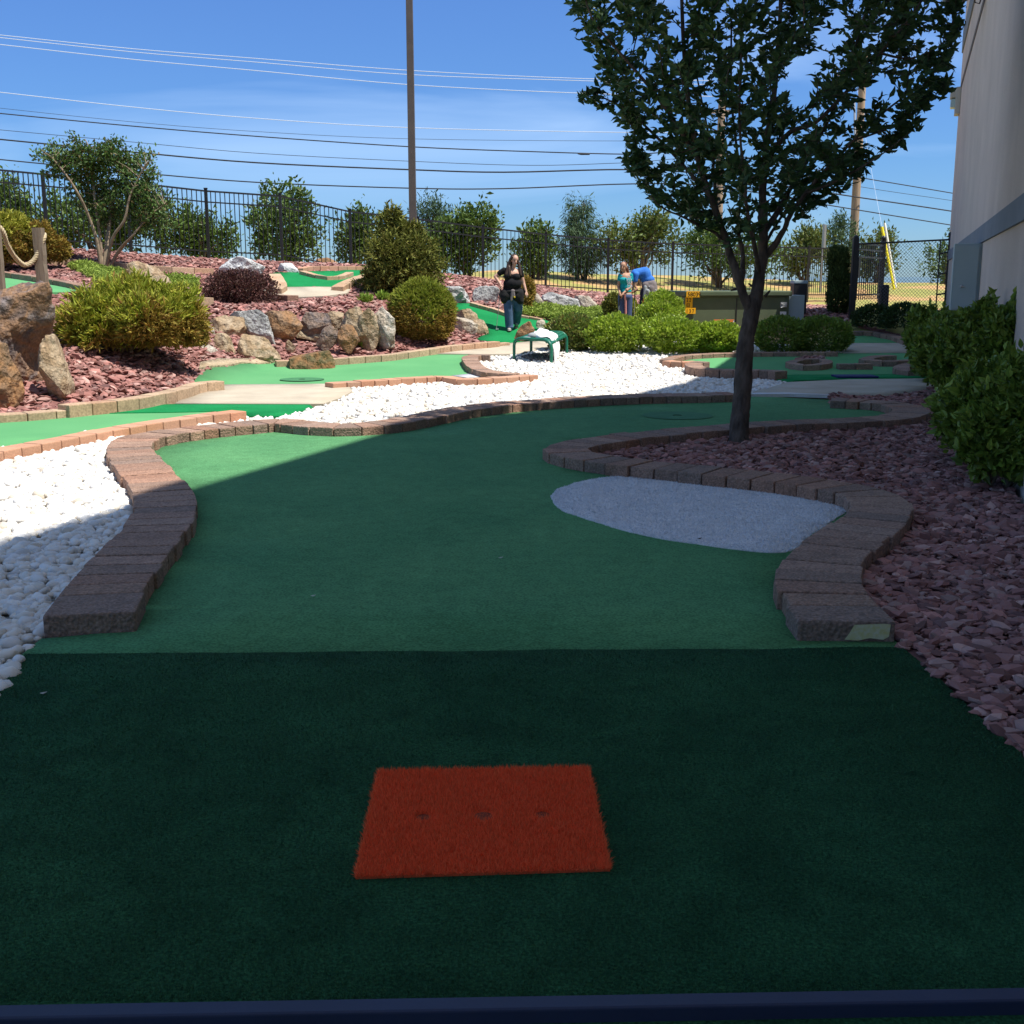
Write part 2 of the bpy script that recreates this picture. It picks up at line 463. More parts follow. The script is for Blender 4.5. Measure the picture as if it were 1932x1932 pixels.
M['pole_wood'] = pmat('weathered_pole', [(.30, .20, .12), (.42, .33, .24)], scale=3, rough=.9, stretch=(4, 4, .4), bump=.4)
M['post_wood'] = pmat('weathered_post', [(0, (.10, .075, .05)), (.45, (.20, .155, .11)), (1, (.32, .27, .21))], scale=7, rough=.95, stretch=(4, 4, .5), bump=.6, bscale=12)
M['rope'] = pmat('manila_rope', [(.42, .33, .19), (.56, .46, .30)], scale=8, rough=.9, bump=.3)
M['leaf_dark'] = pmat('leaf_tree', (.045, .095, .030), island=[(.040, .085, .028), (.060, .12, .035), (.035, .08, .030)], ivar=.25, rough=.5, spec=.35, transl=.22)
M['leaf_crape'] = pmat('leaf_crape', (.09, .15, .04), island=[(.075, .155, .03), (.11, .20, .04), (.08, .14, .04), (.055, .11, .03), (.20, .10, .05)], ivar=.3, rough=.5, spec=.25, transl=.2)
M['leaf_hedge'] = pmat('leaf_hedge_bright', (.22, .36, .03), island=[(.26, .38, .03), (.37, .48, .04), (.30, .38, .05), (.48, .54, .08), (.15, .24, .025)], ivar=.28, rough=.4, spec=.45, transl=.3)
M['leaf_hedge_red'] = pmat('leaf_hedge_reddish', (.14, .21, .035), island=[(.12, .20, .03), (.20, .29, .05), (.26, .14, .05), (.10, .17, .03), (.33, .32, .08), (.15, .23, .04)], ivar=.3, rough=.35, spec=.5, transl=.25)
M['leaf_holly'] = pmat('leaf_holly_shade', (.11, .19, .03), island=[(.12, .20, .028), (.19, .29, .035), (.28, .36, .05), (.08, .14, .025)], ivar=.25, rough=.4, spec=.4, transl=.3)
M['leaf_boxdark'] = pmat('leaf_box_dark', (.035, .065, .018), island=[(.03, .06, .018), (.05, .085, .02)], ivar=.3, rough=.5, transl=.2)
M['thuja'] = pmat('thuja_yellow_green', (.26, .33, .04), island=[(.33, .40, .03), (.44, .45, .045), (.25, .31, .035), (.50, .44, .05), (.34, .27, .045), (.29, .39, .03)], ivar=.25, rough=.7, transl=.2)
M['thuja_gold'] = pmat('thuja_bronze', (.29, .22, .04), island=[(.31, .24, .04), (.22, .16, .035), (.42, .31, .05), (.34, .15, .05), (.26, .26, .04)], ivar=.25, rough=.8, transl=.15)
M['thuja2'] = pmat('thuja_green', (.19, .26, .03), island=[(.23, .28, .03), (.30, .34, .035), (.37, .36, .045), (.18, .21, .03), (.28, .21, .04)], ivar=.25, rough=.7, transl=.2)
M['cypress'] = pmat('cypress_olive', (.16, .18, .035), island=[(.13, .15, .03), (.19, .21, .035), (.25, .25, .045), (.10, .12, .03), (.22, .16, .04)], ivar=.3, rough=.8, transl=.15)
M['golden'] = pmat('golden_shrub', (.36, .36, .04), island=[(.40, .40, .04), (.30, .32, .05), (.45, .40, .06), (.22, .24, .04)], ivar=.2, rough=.7, transl=.2)
M['barberry'] = pmat('barberry', (.09, .035, .035), island=[(.08, .03, .032), (.12, .045, .04), (.06, .035, .03), (.15, .07, .045), (.09, .06, .035)], ivar=.3, rough=.6, transl=.2)
M['leaf_back'] = pmat('leaf_laurel', (.09, .15, .03), island=[(.08, .135, .025), (.12, .19, .035), (.09, .15, .035), (.17, .24, .05), (.055, .10, .025)], ivar=.35, rough=.45, spec=.3, transl=.25)
M['leaf_back2'] = pmat('leaf_back_light', (.12, .17, .035), island=[(.09, .14, .03), (.14, .20, .04), (.18, .17, .05), (.12, .18, .05)], ivar=.3, rough=.5, transl=.25)
M['needle'] = pmat('blue_green_needle', (.07, .12, .055), island=[(.055, .10, .05), (.08, .14, .06), (.10, .15, .07)], ivar=.25, rough=.7, transl=.15)
M['juniper'] = pmat('creeping_juniper', (.26, .35, .06), island=[(.24, .34, .05), (.33, .41, .08), (.20, .28, .05)], ivar=.25, rough=.8, transl=.2)
M['column'] = pmat('column_juniper', (.05, .08, .02), island=[(.04, .06, .02), (.07, .11, .025), (.09, .12, .03)], ivar=.3, rough=.8, transl=.15)
M['weed'] = pmat('weed_leaf', (.24, .36, .05), ivar=.2, rough=.6, transl=.25)
M['white_cloth'] = pmat('white_cloth', (.82, .82, .82), rough=.9, bump=.2, bscale=20)
M['denim'] = pmat('blue_denim', [(.05, .085, .17), (.09, .145, .26)], scale=7, rough=.9, fine=.15, fscale=90)
M['black_cloth'] = pmat('black_cloth', [(.010, .010, .012), (.018, .018, .020)], scale=8, rough=.95, spec=.15)
M['jacket'] = pmat('charcoal_jacket', [(.012, .011, .012), (.022, .022, .022)], scale=6, rough=.95)
M['yellow_cloth'] = pmat('yellow_trim', (.75, .52, .03), rough=.8)
M['skin'] = pmat('skin', [(.55, .31, .22), (.60, .36, .26)], scale=6, rough=.55, spec=.35)
M['skin2'] = pmat('skin_tan', [(.40, .21, .13), (.46, .26, .17)], scale=6, rough=.55, spec=.35)
M['hair'] = pmat('brown_hair', [(.025, .014, .009), (.075, .042, .026)], scale=14, rough=.5, stretch=(8, 8, .6), spec=.4)
M['hair_red'] = pmat('auburn_hair', [(.10, .035, .018), (.17, .07, .035)], scale=14, rough=.5, stretch=(8, 8, .6))
M['hair_black'] = pmat('black_hair', (.010, .008, .008), rough=.5)
M['teal'] = pmat('teal_shirt', [(.004, .27, .30), (.006, .33, .36)], scale=6, rough=.85)
M['blue_shirt'] = pmat('blue_shirt', [(.025, .14, .52), (.045, .20, .62)], scale=9, rough=.85)
M['navy'] = pmat('navy_pants', [(.045, .075, .17), (.06, .09, .20)], scale=6, rough=.8)
M['navy_dark'] = pmat('navy_dark_pants', (.012, .014, .045), rough=.8)
M['hoodie'] = pmat('brown_grey_hoodie', [(.17, .145, .145), (.22, .19, .19)], scale=6, rough=.95)
M['hoodie_in'] = pmat('grey_lining', [(.27, .29, .30), (.34, .36, .37)], scale=20, rough=.95)
M['pink'] = pmat('pink_stripe', (.72, .30, .28), rough=.8)
M['shoe'] = pmat('grey_shoe', [(.16, .14, .13), (.45, .42, .38)], scale=22, rough=.7)
M['lips'] = pmat('lips', (.30, .09, .07), rough=.5)
M['hills'] = pmat('far_hills', [(.10, .17, .22), (.13, .20, .25)], scale=.01, rough=1)  # blue haze of distance mixed into the hill colour
M['yellow_guard'] = pmat('yellow_guard', (.90, .78, .03), rough=.45)
M['white_guard'] = pmat('white_guard', (.80, .80, .72), rough=.45)
M['chalk'] = pmat('yellow_white_paint', [(.55, .50, .18), (.62, .60, .42)], scale=40, rough=.9)
M['hole_in'] = pmat('cup_inside', (.02, .03, .02), rough=.8)
M['drain'] = pmat('dark_plastic', (.04, .04, .045), rough=.5)
M['brown_post'] = pmat('dark_post', (.045, .038, .045), rough=.8)

def rockmat(name, cols, scale=2.2):
    n = len(cols)
    m = pmat(name, [(.25 + .5 * i / (n - 1), c) for i, c in enumerate(cols)], scale=scale, detail=12, rough=.9, bump=1.0, bscale=15, fine=.30, fscale=34, dist=1.3, bdist=.05, vor=5, mott=.22, mscale=9)
    return m
M['r_big'] = rockmat('rock_big', [(.075, .058, .052), (.15, .118, .11), (.25, .145, .08), (.16, .135, .13), (.24, .165, .095)], scale=1.7)
M['r_tan'] = rockmat('rock_tan', [(.13, .09, .055), (.30, .21, .125), (.39, .31, .215), (.30, .17, .085)])
M['r_rust'] = rockmat('rock_rust', [(.10, .075, .06), (.22, .14, .085), (.31, .165, .075), (.19, .155, .135)])
M['r_grey'] = rockmat('rock_grey', [(.17, .17, .17), (.30, .30, .29), (.42, .42, .41), (.27, .27, .25)])
M['r_greytan'] = rockmat('rock_grey_tan', [(.22, .18, .14), (.36, .30, .23), (.44, .40, .34), (.33, .22, .13)])
M['r_dark'] = rockmat('rock_dark', [(.09, .075, .07), (.17, .14, .13), (.25, .17, .12), (.14, .13, .14)])
M['r_moss'] = rockmat('rock_moss', [(.07, .06, .035), (.14, .11, .055), (.24, .12, .05), (.10, .09, .05)])
M['r_white'] = rockmat('rock_pale', [(.30, .30, .30), (.46, .46, .46), (.56, .57, .57), (.40, .38, .34)])

# ------------------------------------------------------------------ sheets laid over the terrain
def drape(name, poly, zo, mat, step=.6, kind='structure', smooth=True):
    poly = [tuple(p) for p in poly]
    # drop near-duplicates
    q = [poly[0]]
    for p in poly[1:]:
        if (p[0] - q[-1][0]) ** 2 + (p[1] - q[-1][1]) ** 2 > 4e-4: q.append(p)
    # densify
    d = []
    for i, p in enumerate(q):
        n = q[(i + 1) % len(q)]
        L = math.hypot(n[0] - p[0], n[1] - p[1]); k = max(1, int(L / (step * .8)))
        for j in range(k): d.append((p[0] + (n[0] - p[0]) * j / k, p[1] + (n[1] - p[1]) * j / k))
    A = np.array(d)
    gx = np.arange(A[:, 0].min(), A[:, 0].max(), step); gy = np.arange(A[:, 1].min(), A[:, 1].max(), step)
    X, Y = np.meshgrid(gx, gy); X = X.ravel(); Y = Y.ravel()
    k = pip(A, X, Y); X = X[k]; Y = Y[k]
    coords = [Vector(p) for p in d] + [Vector((x, y)) for x, y in zip(X, Y)]
    res = delaunay_2d_cdt(coords, [], [list(range(len(d)))], 1, 1e-5)
    vs = np.array([(v.x, v.y) for v in res[0]])
    Z = H(vs[:, 0], vs[:, 1]) + zo
    me = bpy.data.meshes.new(name)
    me.from_pydata([(a, b, c) for (a, b), c in zip(vs, Z)], [], [tuple(f) for f in res[2]])
    me.update()
    bm = bmesh.new(); bm.from_mesh(me); bmesh.ops.recalc_face_normals(bm, faces=bm.faces)
    if sum(f.normal.z for f in bm.faces) < 0: bmesh.ops.reverse_faces(bm, faces=bm.faces)
    # turned-down rim, so that the edge of the sheet has thickness
    be = [e for e in bm.edges if e.is_boundary]
    r = bmesh.ops.extrude_edge_only(bm, edges=be)
    for g in r['geom']:
        if isinstance(g, bmesh.types.BMVert): g.co.z -= .045
    for f in bm.faces: f.smooth = smooth and abs(f.normal.z) > .5
    bm.to_mesh(me); bm.free()
    o = link(name, me, mat)
    if kind: o['kind'] = kind
    return o

# ground: one sheet to the horizon
gx = np.concatenate([-np.geomspace(2500, 34, 14), np.arange(-33.6, 33.6, .4), np.geomspace(34, 2500, 14)])
gy = np.concatenate([[-2500, -600, -150, -40, -12], np.arange(-4, 62, .4), np.geomspace(62.5, 4000, 16)])
X, Y = np.meshgrid(gx, gy)
Z = H(X, Y) - .06
nx, ny = len(gx), len(gy)
idx = np.arange(nx * ny).reshape(ny, nx)
fa = np.stack([idx[:-1, :-1], idx[:-1, 1:], idx[1:, 1:], idx[1:, :-1]], -1).reshape(-1, 4)
g_o = link('ground', mesh_np('ground', np.stack([X.ravel(), Y.ravel(), Z.ravel()], 1), fa, True), M['grass'])
g_o['kind'] = 'structure'

# distant hills, a low ridge far off
xs = np.linspace(-900, 1500, 120)
hv = []
for x in xs:
    h = 5.5 + 3.5 * noise.noise(Vector((x * .006, 0, 3))) + 1.5 * noise.noise(Vector((x * .03, 0, 9)))
    hv += [(x, 1150, -2), (x, 1150 + 60, max(h, 1)), (x, 1150 + 260, -2)]
hf = []
for i in range(len(xs) - 1):
    for k in range(2): hf.append((i * 3 + k, i * 3 + 3 + k, i * 3 + 4 + k, i * 3 + k + 1))
tag(link('hills', mesh_np('hills', np.array(hv), np.array(hf), True), M['hills']), kind='structure')

# ------------------------------------------------------------------ outlines read from the photograph
C1 = [(165, 1159), (196, 1110), (219, 1078), (245, 1050), (270, 1022), (296, 990), (311, 955), (309, 930), (292, 908), (270, 882), (250, 858), (243, 840), (262, 826),
      (310, 816), (385, 806), (460, 799), (520, 794), (575, 798), (631, 802), (690, 800), (760, 792), (850, 774), (950, 761), (1090, 751), (1200, 746), (1300, 744), (1385, 742)]
C2 = [(1600, 1172), (1574, 1143), (1545, 1102), (1545, 1070), (1563, 1043), (1597, 1017), (1630, 993), (1655, 970), (1663, 950), (1640, 932), (1580, 917), (1495, 904),
      (1392, 892), (1289, 882), (1200, 873), (1130, 864), (1085, 855), (1068, 846), (1090, 836), (1150, 827), (1214, 819), (1382, 804), (1500, 796), (1620, 791), (1690, 785),
      (1720, 775), (1698, 763), (1650, 757), (1600, 754), (1567, 753)]
CH = 0.115
def lift(pts, h): return [(v.x, v.y) for v in (G(p[0], p[1], h) for p in pts)]
c1w = catmull(lift(C1, CH), 5); c2w = catmull(lift(C2, CH), 5)
gateA = GP([(1385, 750), (1470, 752), (1565, 757)])
main_poly = GP([(100, 1240), (60, 1244)])[:1] + c1w + gateA + c2w[::-1] + GP([(1690, 1225)])
bl = GP([(40, 1245)])[0]; br = GP([(1702, 1232)])[0]
main_poly = [(bl[0], bl[1] - .05)] + GP([(78, 1213)]) + c1w + gateA + c2w[::-1] + GP([(1684, 1212)]) + [(br[0], br[1] - .05)]
drape('putting_green', main_poly, .020, M['turf'], step=.8)

tee_poly = GP([(48, 1245), (0, 1312), (-60, 1400), (-230, 1640)]) + [(-2.2, 1.2), (2.6, 1.2)] + GP([(2130, 1640), (1932, 1440), (1850, 1368), (1760, 1280), (1702, 1232)])
_a = tee_poly[-1]; _b = tee_poly[0]
tee_poly += [(_a[0] + (_b[0] - _a[0]) * k / 40, _a[1] + (_b[1] - _a[1]) * k / 40 + .022 * noise.noise(Vector((k * .22, 0, 0))) + .006 * noise.noise(Vector((k * 1.7, 3, 0)))) for k in range(1, 40)]
drape('tee_carpet', tee_poly, .026, M['turf_dark'], step=.8)

wp = catmull([(1040, 945), (1062, 924), (1130, 908), (1240, 902), (1400, 915), (1500, 930), (1570, 946), (1600, 964), (1572, 988), (1530, 1015), (1483, 1048), (1380, 1042), (1230, 1020), (1120, 990), (1060, 968)], 4, True)
wpw = GP(wp)
wpw = [(a_ + .018 * noise.noise(Vector((a_ * 5, b_ * 5, 1))) + .012 * noise.noise(Vector((a_ * 40, b_ * 40, 1))), b_ + .018 * noise.noise(Vector((a_ * 5, b_ * 5, 7)))) for a_, b_ in catmull(wpw, 4, True)]
drape('sand_trap', wpw, .0255, M['turf_white'], step=.3)

nb = 60000
wa = np.array(wpw); X = RNG.uniform(wa[:, 0].min() - .02, wa[:, 0].max() + .02, nb); Y = RNG.uniform(wa[:, 1].min() - .02, wa[:, 1].max() + .02, nb); k = pip(wa, X, Y); X = X[k]; Y = Y[k]; nb = len(X)
an = RNG.uniform(0, np.pi, nb); wd = .0035; lx = RNG.normal(0, .012, nb); ly = RNG.normal(0, .012, nb)
Vb = np.stack([np.stack([X - np.cos(an) * wd, Y - np.sin(an) * wd, np.full(nb, .024)], 1), np.stack([X + np.cos(an) * wd, Y + np.sin(an) * wd, np.full(nb, .024)], 1), np.stack([X + lx, Y + ly, np.full(nb, .024) + RNG.uniform(.005, .013, nb)], 1)], 1).reshape(-1, 3)
o = link('turf_pile', mesh_np('turf_pile', Vb, np.arange(3 * nb).reshape(-1, 3)), M['blade_white']); tag(o, 'short white artificial grass pile of the pale patch', 'artificial grass', kind='stuff')
# curbs
def curb(pts, h, w, pitch, mat, label, gap=.011, name='brick_curb', closed=False, zbase=-.05, bev=.012, is_world=False, wj=.04, first=0):
    pw = catmull(lift(pts, h) if not is_world else pts, 8, closed)
    if closed: pw.append(pw[0])
    A = np.array(pw); seg = np.hypot(*(A[1:] - A[:-1]).T); s = np.concatenate([[0], np.cumsum(seg)])
    n = max(1, int(round(s[-1] / pitch))); t = np.linspace(0, s[-1], n + 1)
    if first and n > 4: t = np.concatenate([[0], np.linspace(first, s[-1], n)])
    cx = np.interp(t, s, A[:, 0]); cy = np.interp(t, s, A[:, 1])
    tx = np.gradient(cx); ty = np.gradient(cy); l = np.hypot(tx, ty) + 1e-9; tx /= l; ty /= l
    if closed:
        tx[0] = tx[-1] = (cx[1] - cx[-2]); ty[0] = ty[-1] = (cy[1] - cy[-2]); q = math.hypot(tx[0], ty[0]); tx[0] /= q; tx[-1] = tx[0]; ty[0] /= q; ty[-1] = ty[0]
    nxx, nyy = -ty, tx
    bm = bmesh.new()
    for i in range(n):
        jw = w / 2 + random.uniform(-wj, wj) * w * .6; sh = random.uniform(-1, 1) * wj * w * .5
        zt = h + random.uniform(-.004, .004)
        a = np.array([cx[i], cy[i]]); b = np.array([cx[i + 1], cy[i + 1]])
        na = np.array([nxx[i], nyy[i]]); nb = np.array([nxx[i + 1], nyy[i + 1]])
        d = (b - a) / (np.linalg.norm(b - a) + 1e-9) * gap / 2
        qs = [a + na * (jw + sh) + d, a - na * (jw - sh) + d, b - nb * (jw - sh) - d, b + nb * (jw + sh) - d]
        # at tight bends keep the inner corners from crossing
        ga = Hs(a[0], a[1]); gb = Hs(b[0], b[1]); gg = [ga, ga, gb, gb]
        vt = [bm.verts.new((q[0], q[1], g_ + zt)) for q, g_ in zip(qs, gg)]; vb = [bm.verts.new((q[0], q[1], g_ + zbase)) for q, g_ in zip(qs, gg)]
        try:
            top = bm.faces.new(vt); bm.faces.new(vb[::-1])
            for k in range(4): bm.faces.new((vt[k], vb[k], vb[(k + 1) % 4], vt[(k + 1) % 4]))
        except ValueError: pass
    bmesh.ops.recalc_face_normals(bm, faces=bm.faces)
    es = [e for e in bm.edges if sum(v.co.z for v in e.verts) / 2 > -1 and any(abs(f.normal.z) > .9 and f.calc_center_median().z > min(v.co.z for v in e.verts) - .01 for f in e.link_faces)]
    es += [e for e in bm.edges if abs(e.verts[0].co.z - e.verts[1].co.z) > h * .6]
    es = list(set(es))
    bmesh.ops.bevel(bm, geom=es, offset=bev, segments=2, affect='EDGES', profile=.6)
    me = bpy.data.meshes.new(name); bm.to_mesh(me); bm.free()
    o = link(name, me, mat)
    tag(o, label, 'curb')
    CURBS.append((np.array(pw), w))
    return o
CURBS = []
cb = curb(C1, CH, .41, .205, M['brick'], 'long S-shaped paver curb edging the left and back of the main green', first=.36)
cb2 = curb(C2, CH, .41, .215, M['brick'], 'paver curb looping round the red rock bed with the shade tree', wj=.05, first=.27)
# paint splash on the end face of the right curb: a thin irregular patch on the block
a = P(1625, 1178, 5.25); 
C3 = [(-150, 885), (-60, 862), (0, 847), (105, 828), (212, 808), (300, 794), (380, 783), (452, 774)]
curb(C3, .11, .24, .26, M['brick_red'], 'straight coral brick curb between white pebbles and the light green on the left')
C4a = [(-120, 788), (-40, 785), (0, 781), (70, 777), (140, 770)]
curb(C4a, .10, .24, .30, M['brick_tan'], 'low tan block curb under the big rust boulder at the left edge')
C4b = [(118, 764), (157, 760), (240, 752), (300, 741), (345, 731), (372, 722), (415, 718)]
curb(C4b, .16, .22, .32, M['brick_tan'], 'taller curved tan block curb under the yellow-green arborvitae')
C5 = [(620, 722), (700, 717), (780, 712), (835, 709), (870, 714), (950, 711), (1004, 706)]
curb(C5, .10, .26, .24, M['brick_red'], 'low brick curb in front of the middle green with the lone boulder')
C6 = [(925, 669), (900, 669), (886, 674), (893, 686), (908, 696), (935, 702), (975, 704)]
curb(C6, .12, .30, .24, M['brick'], 'hooked brick curb left of the green bench')
C7 = [(519, 680), (627, 676), (700, 671), (744, 667), (800, 659), (860, 651), (938, 644)]
curb(C7, .13, .22, .34, M['brick_tan'], 'tan block curb under the rocks behind the middle green')
curb([(936, 647), (958, 645.5)], .09, .2, .3, M['brick_tan'], 'short low tan block stub beside the steep dark green slope')
C8 = [(1256, 679), (1268, 674), (1314, 668), (1422, 664.5), (1500, 664), (1579, 664)]
curb(C8, .09, .24, .26, M['brick'], 'brick curb along the back of the right green in front of the hedges')
curb([(1258, 680), (1283, 682), (1315, 681)], .11, .3, .16, M['brick_red'], 'sunlit short brick curb at the tip of the right green')
C8b = [(1328, 682), (1308, 685), (1312, 691), (1335, 695), (1386, 697), (1445, 698), (1475, 700)]
curb(C8b, .15, .30, .2, M['brick'], 'raised brick curb edging the front of the right green by the white pebbles')
curb([(1492, 683), (1510, 678), (1548, 677), (1562, 682), (1545, 687), (1512, 688)], .11, .2, .24, M['brick'], 'oval brick island ring on the right green', closed=True)
curb([(1580, 686), (1645, 686)], .11, .2, .26, M['brick'], 'short straight brick curb joined to the island on the right green')
curb([(1742, 677), (1700, 680), (1655, 680), (1634, 677), (1650, 672), (1685, 670)], .11, .26, .24, M['brick'], 'curved brick curb with red chips right of the island')
curb([(1750, 683), (1712, 687), (1700, 694), (1715, 698), (1745, 698)], .11, .28, .24, M['brick'], 'rounded brick curb end near the big right bush')
curb([(1605, 625), (1645, 625), (1685, 632), (1715, 643)], .11, .26, .26, M['brick'], 'farthest brick curb round the small shaded green by the gate')

paths = {}
greens = []
def region(name, pts, zo, mat, step=.6):
    w = GP(pts); greens.append(np.array(w))
    return drape(name, w, zo, mat, step)
greens.append(np.array(main_poly)); greens.append(np.array(tee_poly))
region('putting_green', [(-260, 900), (-200, 800), (0, 785), (137, 777), (240, 764), (470, 764), (470, 782), (452, 779), (380, 787), (300, 799), (212, 813), (105, 833), (0, 853), (-60, 868)], .012, M['turf_far'])
region('turf_fringe', [(160, 783), (210, 776), (274, 767), (330, 765), (582, 764), (592, 772), (560, 781), (530, 789), (462, 788), (456, 781), (400, 779), (320, 781)], .020, M['turf_deep'])
region('concrete_path', [(330, 765), (345, 755), (372, 740), (400, 728), (640, 727), (658, 731), (665, 742), (640, 755), (610, 766), (582, 766)], .028, M['concrete'])
region('putting_green', [(360, 728), (375, 710), (400, 692), (470, 684), (519, 681), (627, 679), (744, 672), (812, 669), (882, 668), (889, 686), (908, 699), (935, 705), (900, 713), (835, 713), (700, 719), (622, 727), (640, 729), (400, 730)], .012, M['turf_far'])
region('sand_trap', [(852, 711), (900, 706), (940, 704.5), (985, 707), (950, 712), (880, 715)], .024, M['concrete_white'])
region('concrete_path', [(812, 669.5), (870, 661), (940, 651), (1000, 646), (1065, 646), (1065, 655), (1000, 664), (985, 669), (945, 671.5)], .026, M['concrete'])
region('putting_green', [(847, 572), (889, 573), (944, 588), (980, 599), (1021, 602), (1050, 612), (1060, 630), (1040, 647), (958, 648), (906, 643), (900, 640), (918, 630), (906, 608), (862, 590)], .015, M['turf_deep'], .4)
region('putting_green', [(1262, 678), (1314, 670), (1422, 667), (1579, 667), (1640, 666), (1735, 668), (1760, 690), (1765, 708), (1700, 711), (1460, 711), (1440, 701), (1330, 697), (1312, 690), (1300, 684)], .012, M['turf_far'])
region('turf_fringe', [(1447, 712), (1460, 709), (1700, 708), (1765, 709), (1778, 716), (1600, 718), (1505, 720), (1490, 724), (1478, 722)], .020, M['turf_deep'])
region('concrete_path', [(1420, 742), (1450, 735), (1484, 724), (1600, 718.5), (1780, 716.5), (1786, 724), (1745, 740), (1667, 751), (1565, 747), (1420, 746)], .026, M['concrete'])
region('painted_edge', [(1418, 745.5), (1490, 745.0), (1566, 748), (1566, 750), (1490, 747.5), (1418, 748)], .034, M['concrete_white'])
region('putting_green', [(1600, 650), (1608, 627), (1645, 627), (1685, 634), (1722, 649)], .014, M['turf_far'])
region('concrete_path', [(1608, 649), (1726, 649), (1738, 667), (1590, 668)], .022, M['concrete'])
region('putting_green', [(-120, 520), (10, 519), (60, 524), (120, 533), (175, 545), (195, 552), (120, 553), (40, 553), (-120, 565)], .015, M['turf_far'], .4)
region('putting_green', [(515, 516), (560, 514), (640, 512), (700, 506), (740, 508), (705, 516), (680, 524), (650, 533), (634, 543), (530, 543), (522, 530)], .02, M['turf_deep'], .4)
region('concrete_path', [(495, 548), (520, 543.5), (640, 543.5), (662, 548), (655, 555), (610, 561), (555, 563), (520, 561), (500, 556)], .026, M['concrete'])
curb([(660, 513), (640, 520), (612, 521), (590, 516), (570, 511)], .10, .2, .3, M['brick_tan'], 'tan curb dividing the hilltop green in two')
curb([(565, 506), (590, 502), (640, 502), (700, 503)], .10, .2, .3, M['brick_red'], 'upper curb behind the hilltop dark green')
curb([(704, 515), (680, 521), (655, 531), (636, 541)], .12, .3, .34, M['brick_tan'], 'right-hand curb of the hilltop dark green')
curb([(518, 516), (524, 526), (530, 538), (520, 545)], .13, .3, .34, M['brick_tan'], 'left-hand curb of the hilltop dark green')
curb([(500, 556), (535, 556), (553, 557)], .13, .25, .34, M['brick'], 'short brick step at the corner of the hilltop patio')
curb([(-40, 508), (10, 513), (60, 520), (120, 530), (175, 543), (215, 547)], .12, .2, .36, M['brick'], 'brick curb behind the light hillside green at far left')
curb([(90, 489), (140, 490), (200, 494), (300, 502), (400, 507)], .10, .2, .5, M['brick_tan'], 'long tan curb across the upper red slope behind the crape myrtle')
curb([(365, 560), (400, 562)], .13, .25, .3, M['brick_tan'], 'short tan block piece left of the purple shrub')
curb([(889, 570), (944, 585), (972, 596)], .10, .18, .3, M['brick_tan'], 'thin curb along the top of the steep dark green slope')
curb([(975, 593), (1000, 597), (1022, 601)], .06, .16, .3, M['brick_tan'], 'low edging between creeping juniper and the steep dark green')

drape('mortar_apron', GP([(376, 699), (378, 688), (410, 680), (500, 677), (526, 680), (522, 686), (455, 688), (400, 695)]), .045, M['mortar'], .4)
drape('mortar_apron', GP([(560, 640), (575, 618), (625, 616), (640, 640), (600, 646)]), .075, M['mortar'], .4)
# blue tee mat on the right green, cups and rings
o = MB(); p = GP([(1582, 712), (1650, 713)], .02)
o.box(((p[0][0] + p[1][0]) / 2, p[0][1] + .05, Hs(*p[0]) + .035), (.68, .42, .03))
tag(o.build('tee_mat', M['blue'], bevel=.006), 'dark blue tee mat on the dark fringe of the right green', 'mat')

def cup(px, py, ring_r, label):
    c = G(px, py, .02)
    z = c.z + .0065
    t = empty('golf_hole', (c.x, c.y, z), label, 'golf hole')
    mb = MB(); n = 48
    vs = [(c.x + math.cos(2 * math.pi * k / n) * r_, c.y + math.sin(2 * math.pi * k / n) * r_, z) for r_ in (.055, ring_r) for k in range(n)]
    mb.add(vs, [(k, (k + 1) % n, n + (k + 1) % n, n + k)[::-1] for k in range(n)])
    mb.build('dark_ring', M['turf_ring'], t)  # flat ring darker than the turf around the cup
    mb = MB()
    vs = [(c.x + math.cos(2 * math.pi * k / n) * .055, c.y + math.sin(2 * math.pi * k / n) * .055, zz) for zz in (z + .001, z - .008) for k in range(n)]
    mb.add(vs, [(k, (k + 1) % n, n + (k + 1) % n, n + k)[::-1] for k in range(n)] + [tuple(range(n, 2 * n))])
    mb.build('cup', M['hole_in'], t)
M['turf_ring'] = pmat('turf_ring', [(.042, .165, .07), (.060, .20, .088)], scale=6, rough=.95, bump=.3, bscale=200, fine=.2, fscale=200)
cup(1278, 784.5, .42, 'golf cup with a dark ring behind the shade tree trunk')
cup(570, 716, .36, 'golf cup with a dark ring on the middle green near the lone boulder')

# ------------------------------------------------------------------ beds: pebbles and red chips
WA = GP([(-260, 880), (-60, 868), (0, 853), (105, 833), (212, 813), (243, 826), (243, 840), (250, 858), (270, 882), (292, 908), (309, 930), (311, 955), (296, 990), (245, 1050), (196, 1110), (140, 1190), (80, 1215), (48, 1245), (0, 1312), (-60, 1400), (-230, 1640), (-700, 1640), (-700, 880)])
WB = GP([(300, 800), (380, 789), (454, 781), (462, 787), (530, 788), (592, 772), (612, 767), (667, 742), (640, 727), (700, 721), (780, 716), (835, 713), (870, 719), (950, 716), (1010, 709), (940, 702), (912, 696), (900, 683), (925, 673),
         (945, 672), (985, 668), (1000, 664), (1065, 655), (1060, 640), (1400, 645), (1600, 660), (1590, 667), (1560, 665), (1330, 666), (1262, 672), (1252, 682), (1301, 690), (1330, 699), (1445, 704), (1484, 724), (1450, 735), (1419, 742), (1385, 746), (1200, 750), (1090, 755), (950, 765), (850, 778), (760, 795), (690, 802), (631, 804), (520, 796), (385, 810), (310, 819)])
mr = [(v[0], v[1]) for v in c2w]
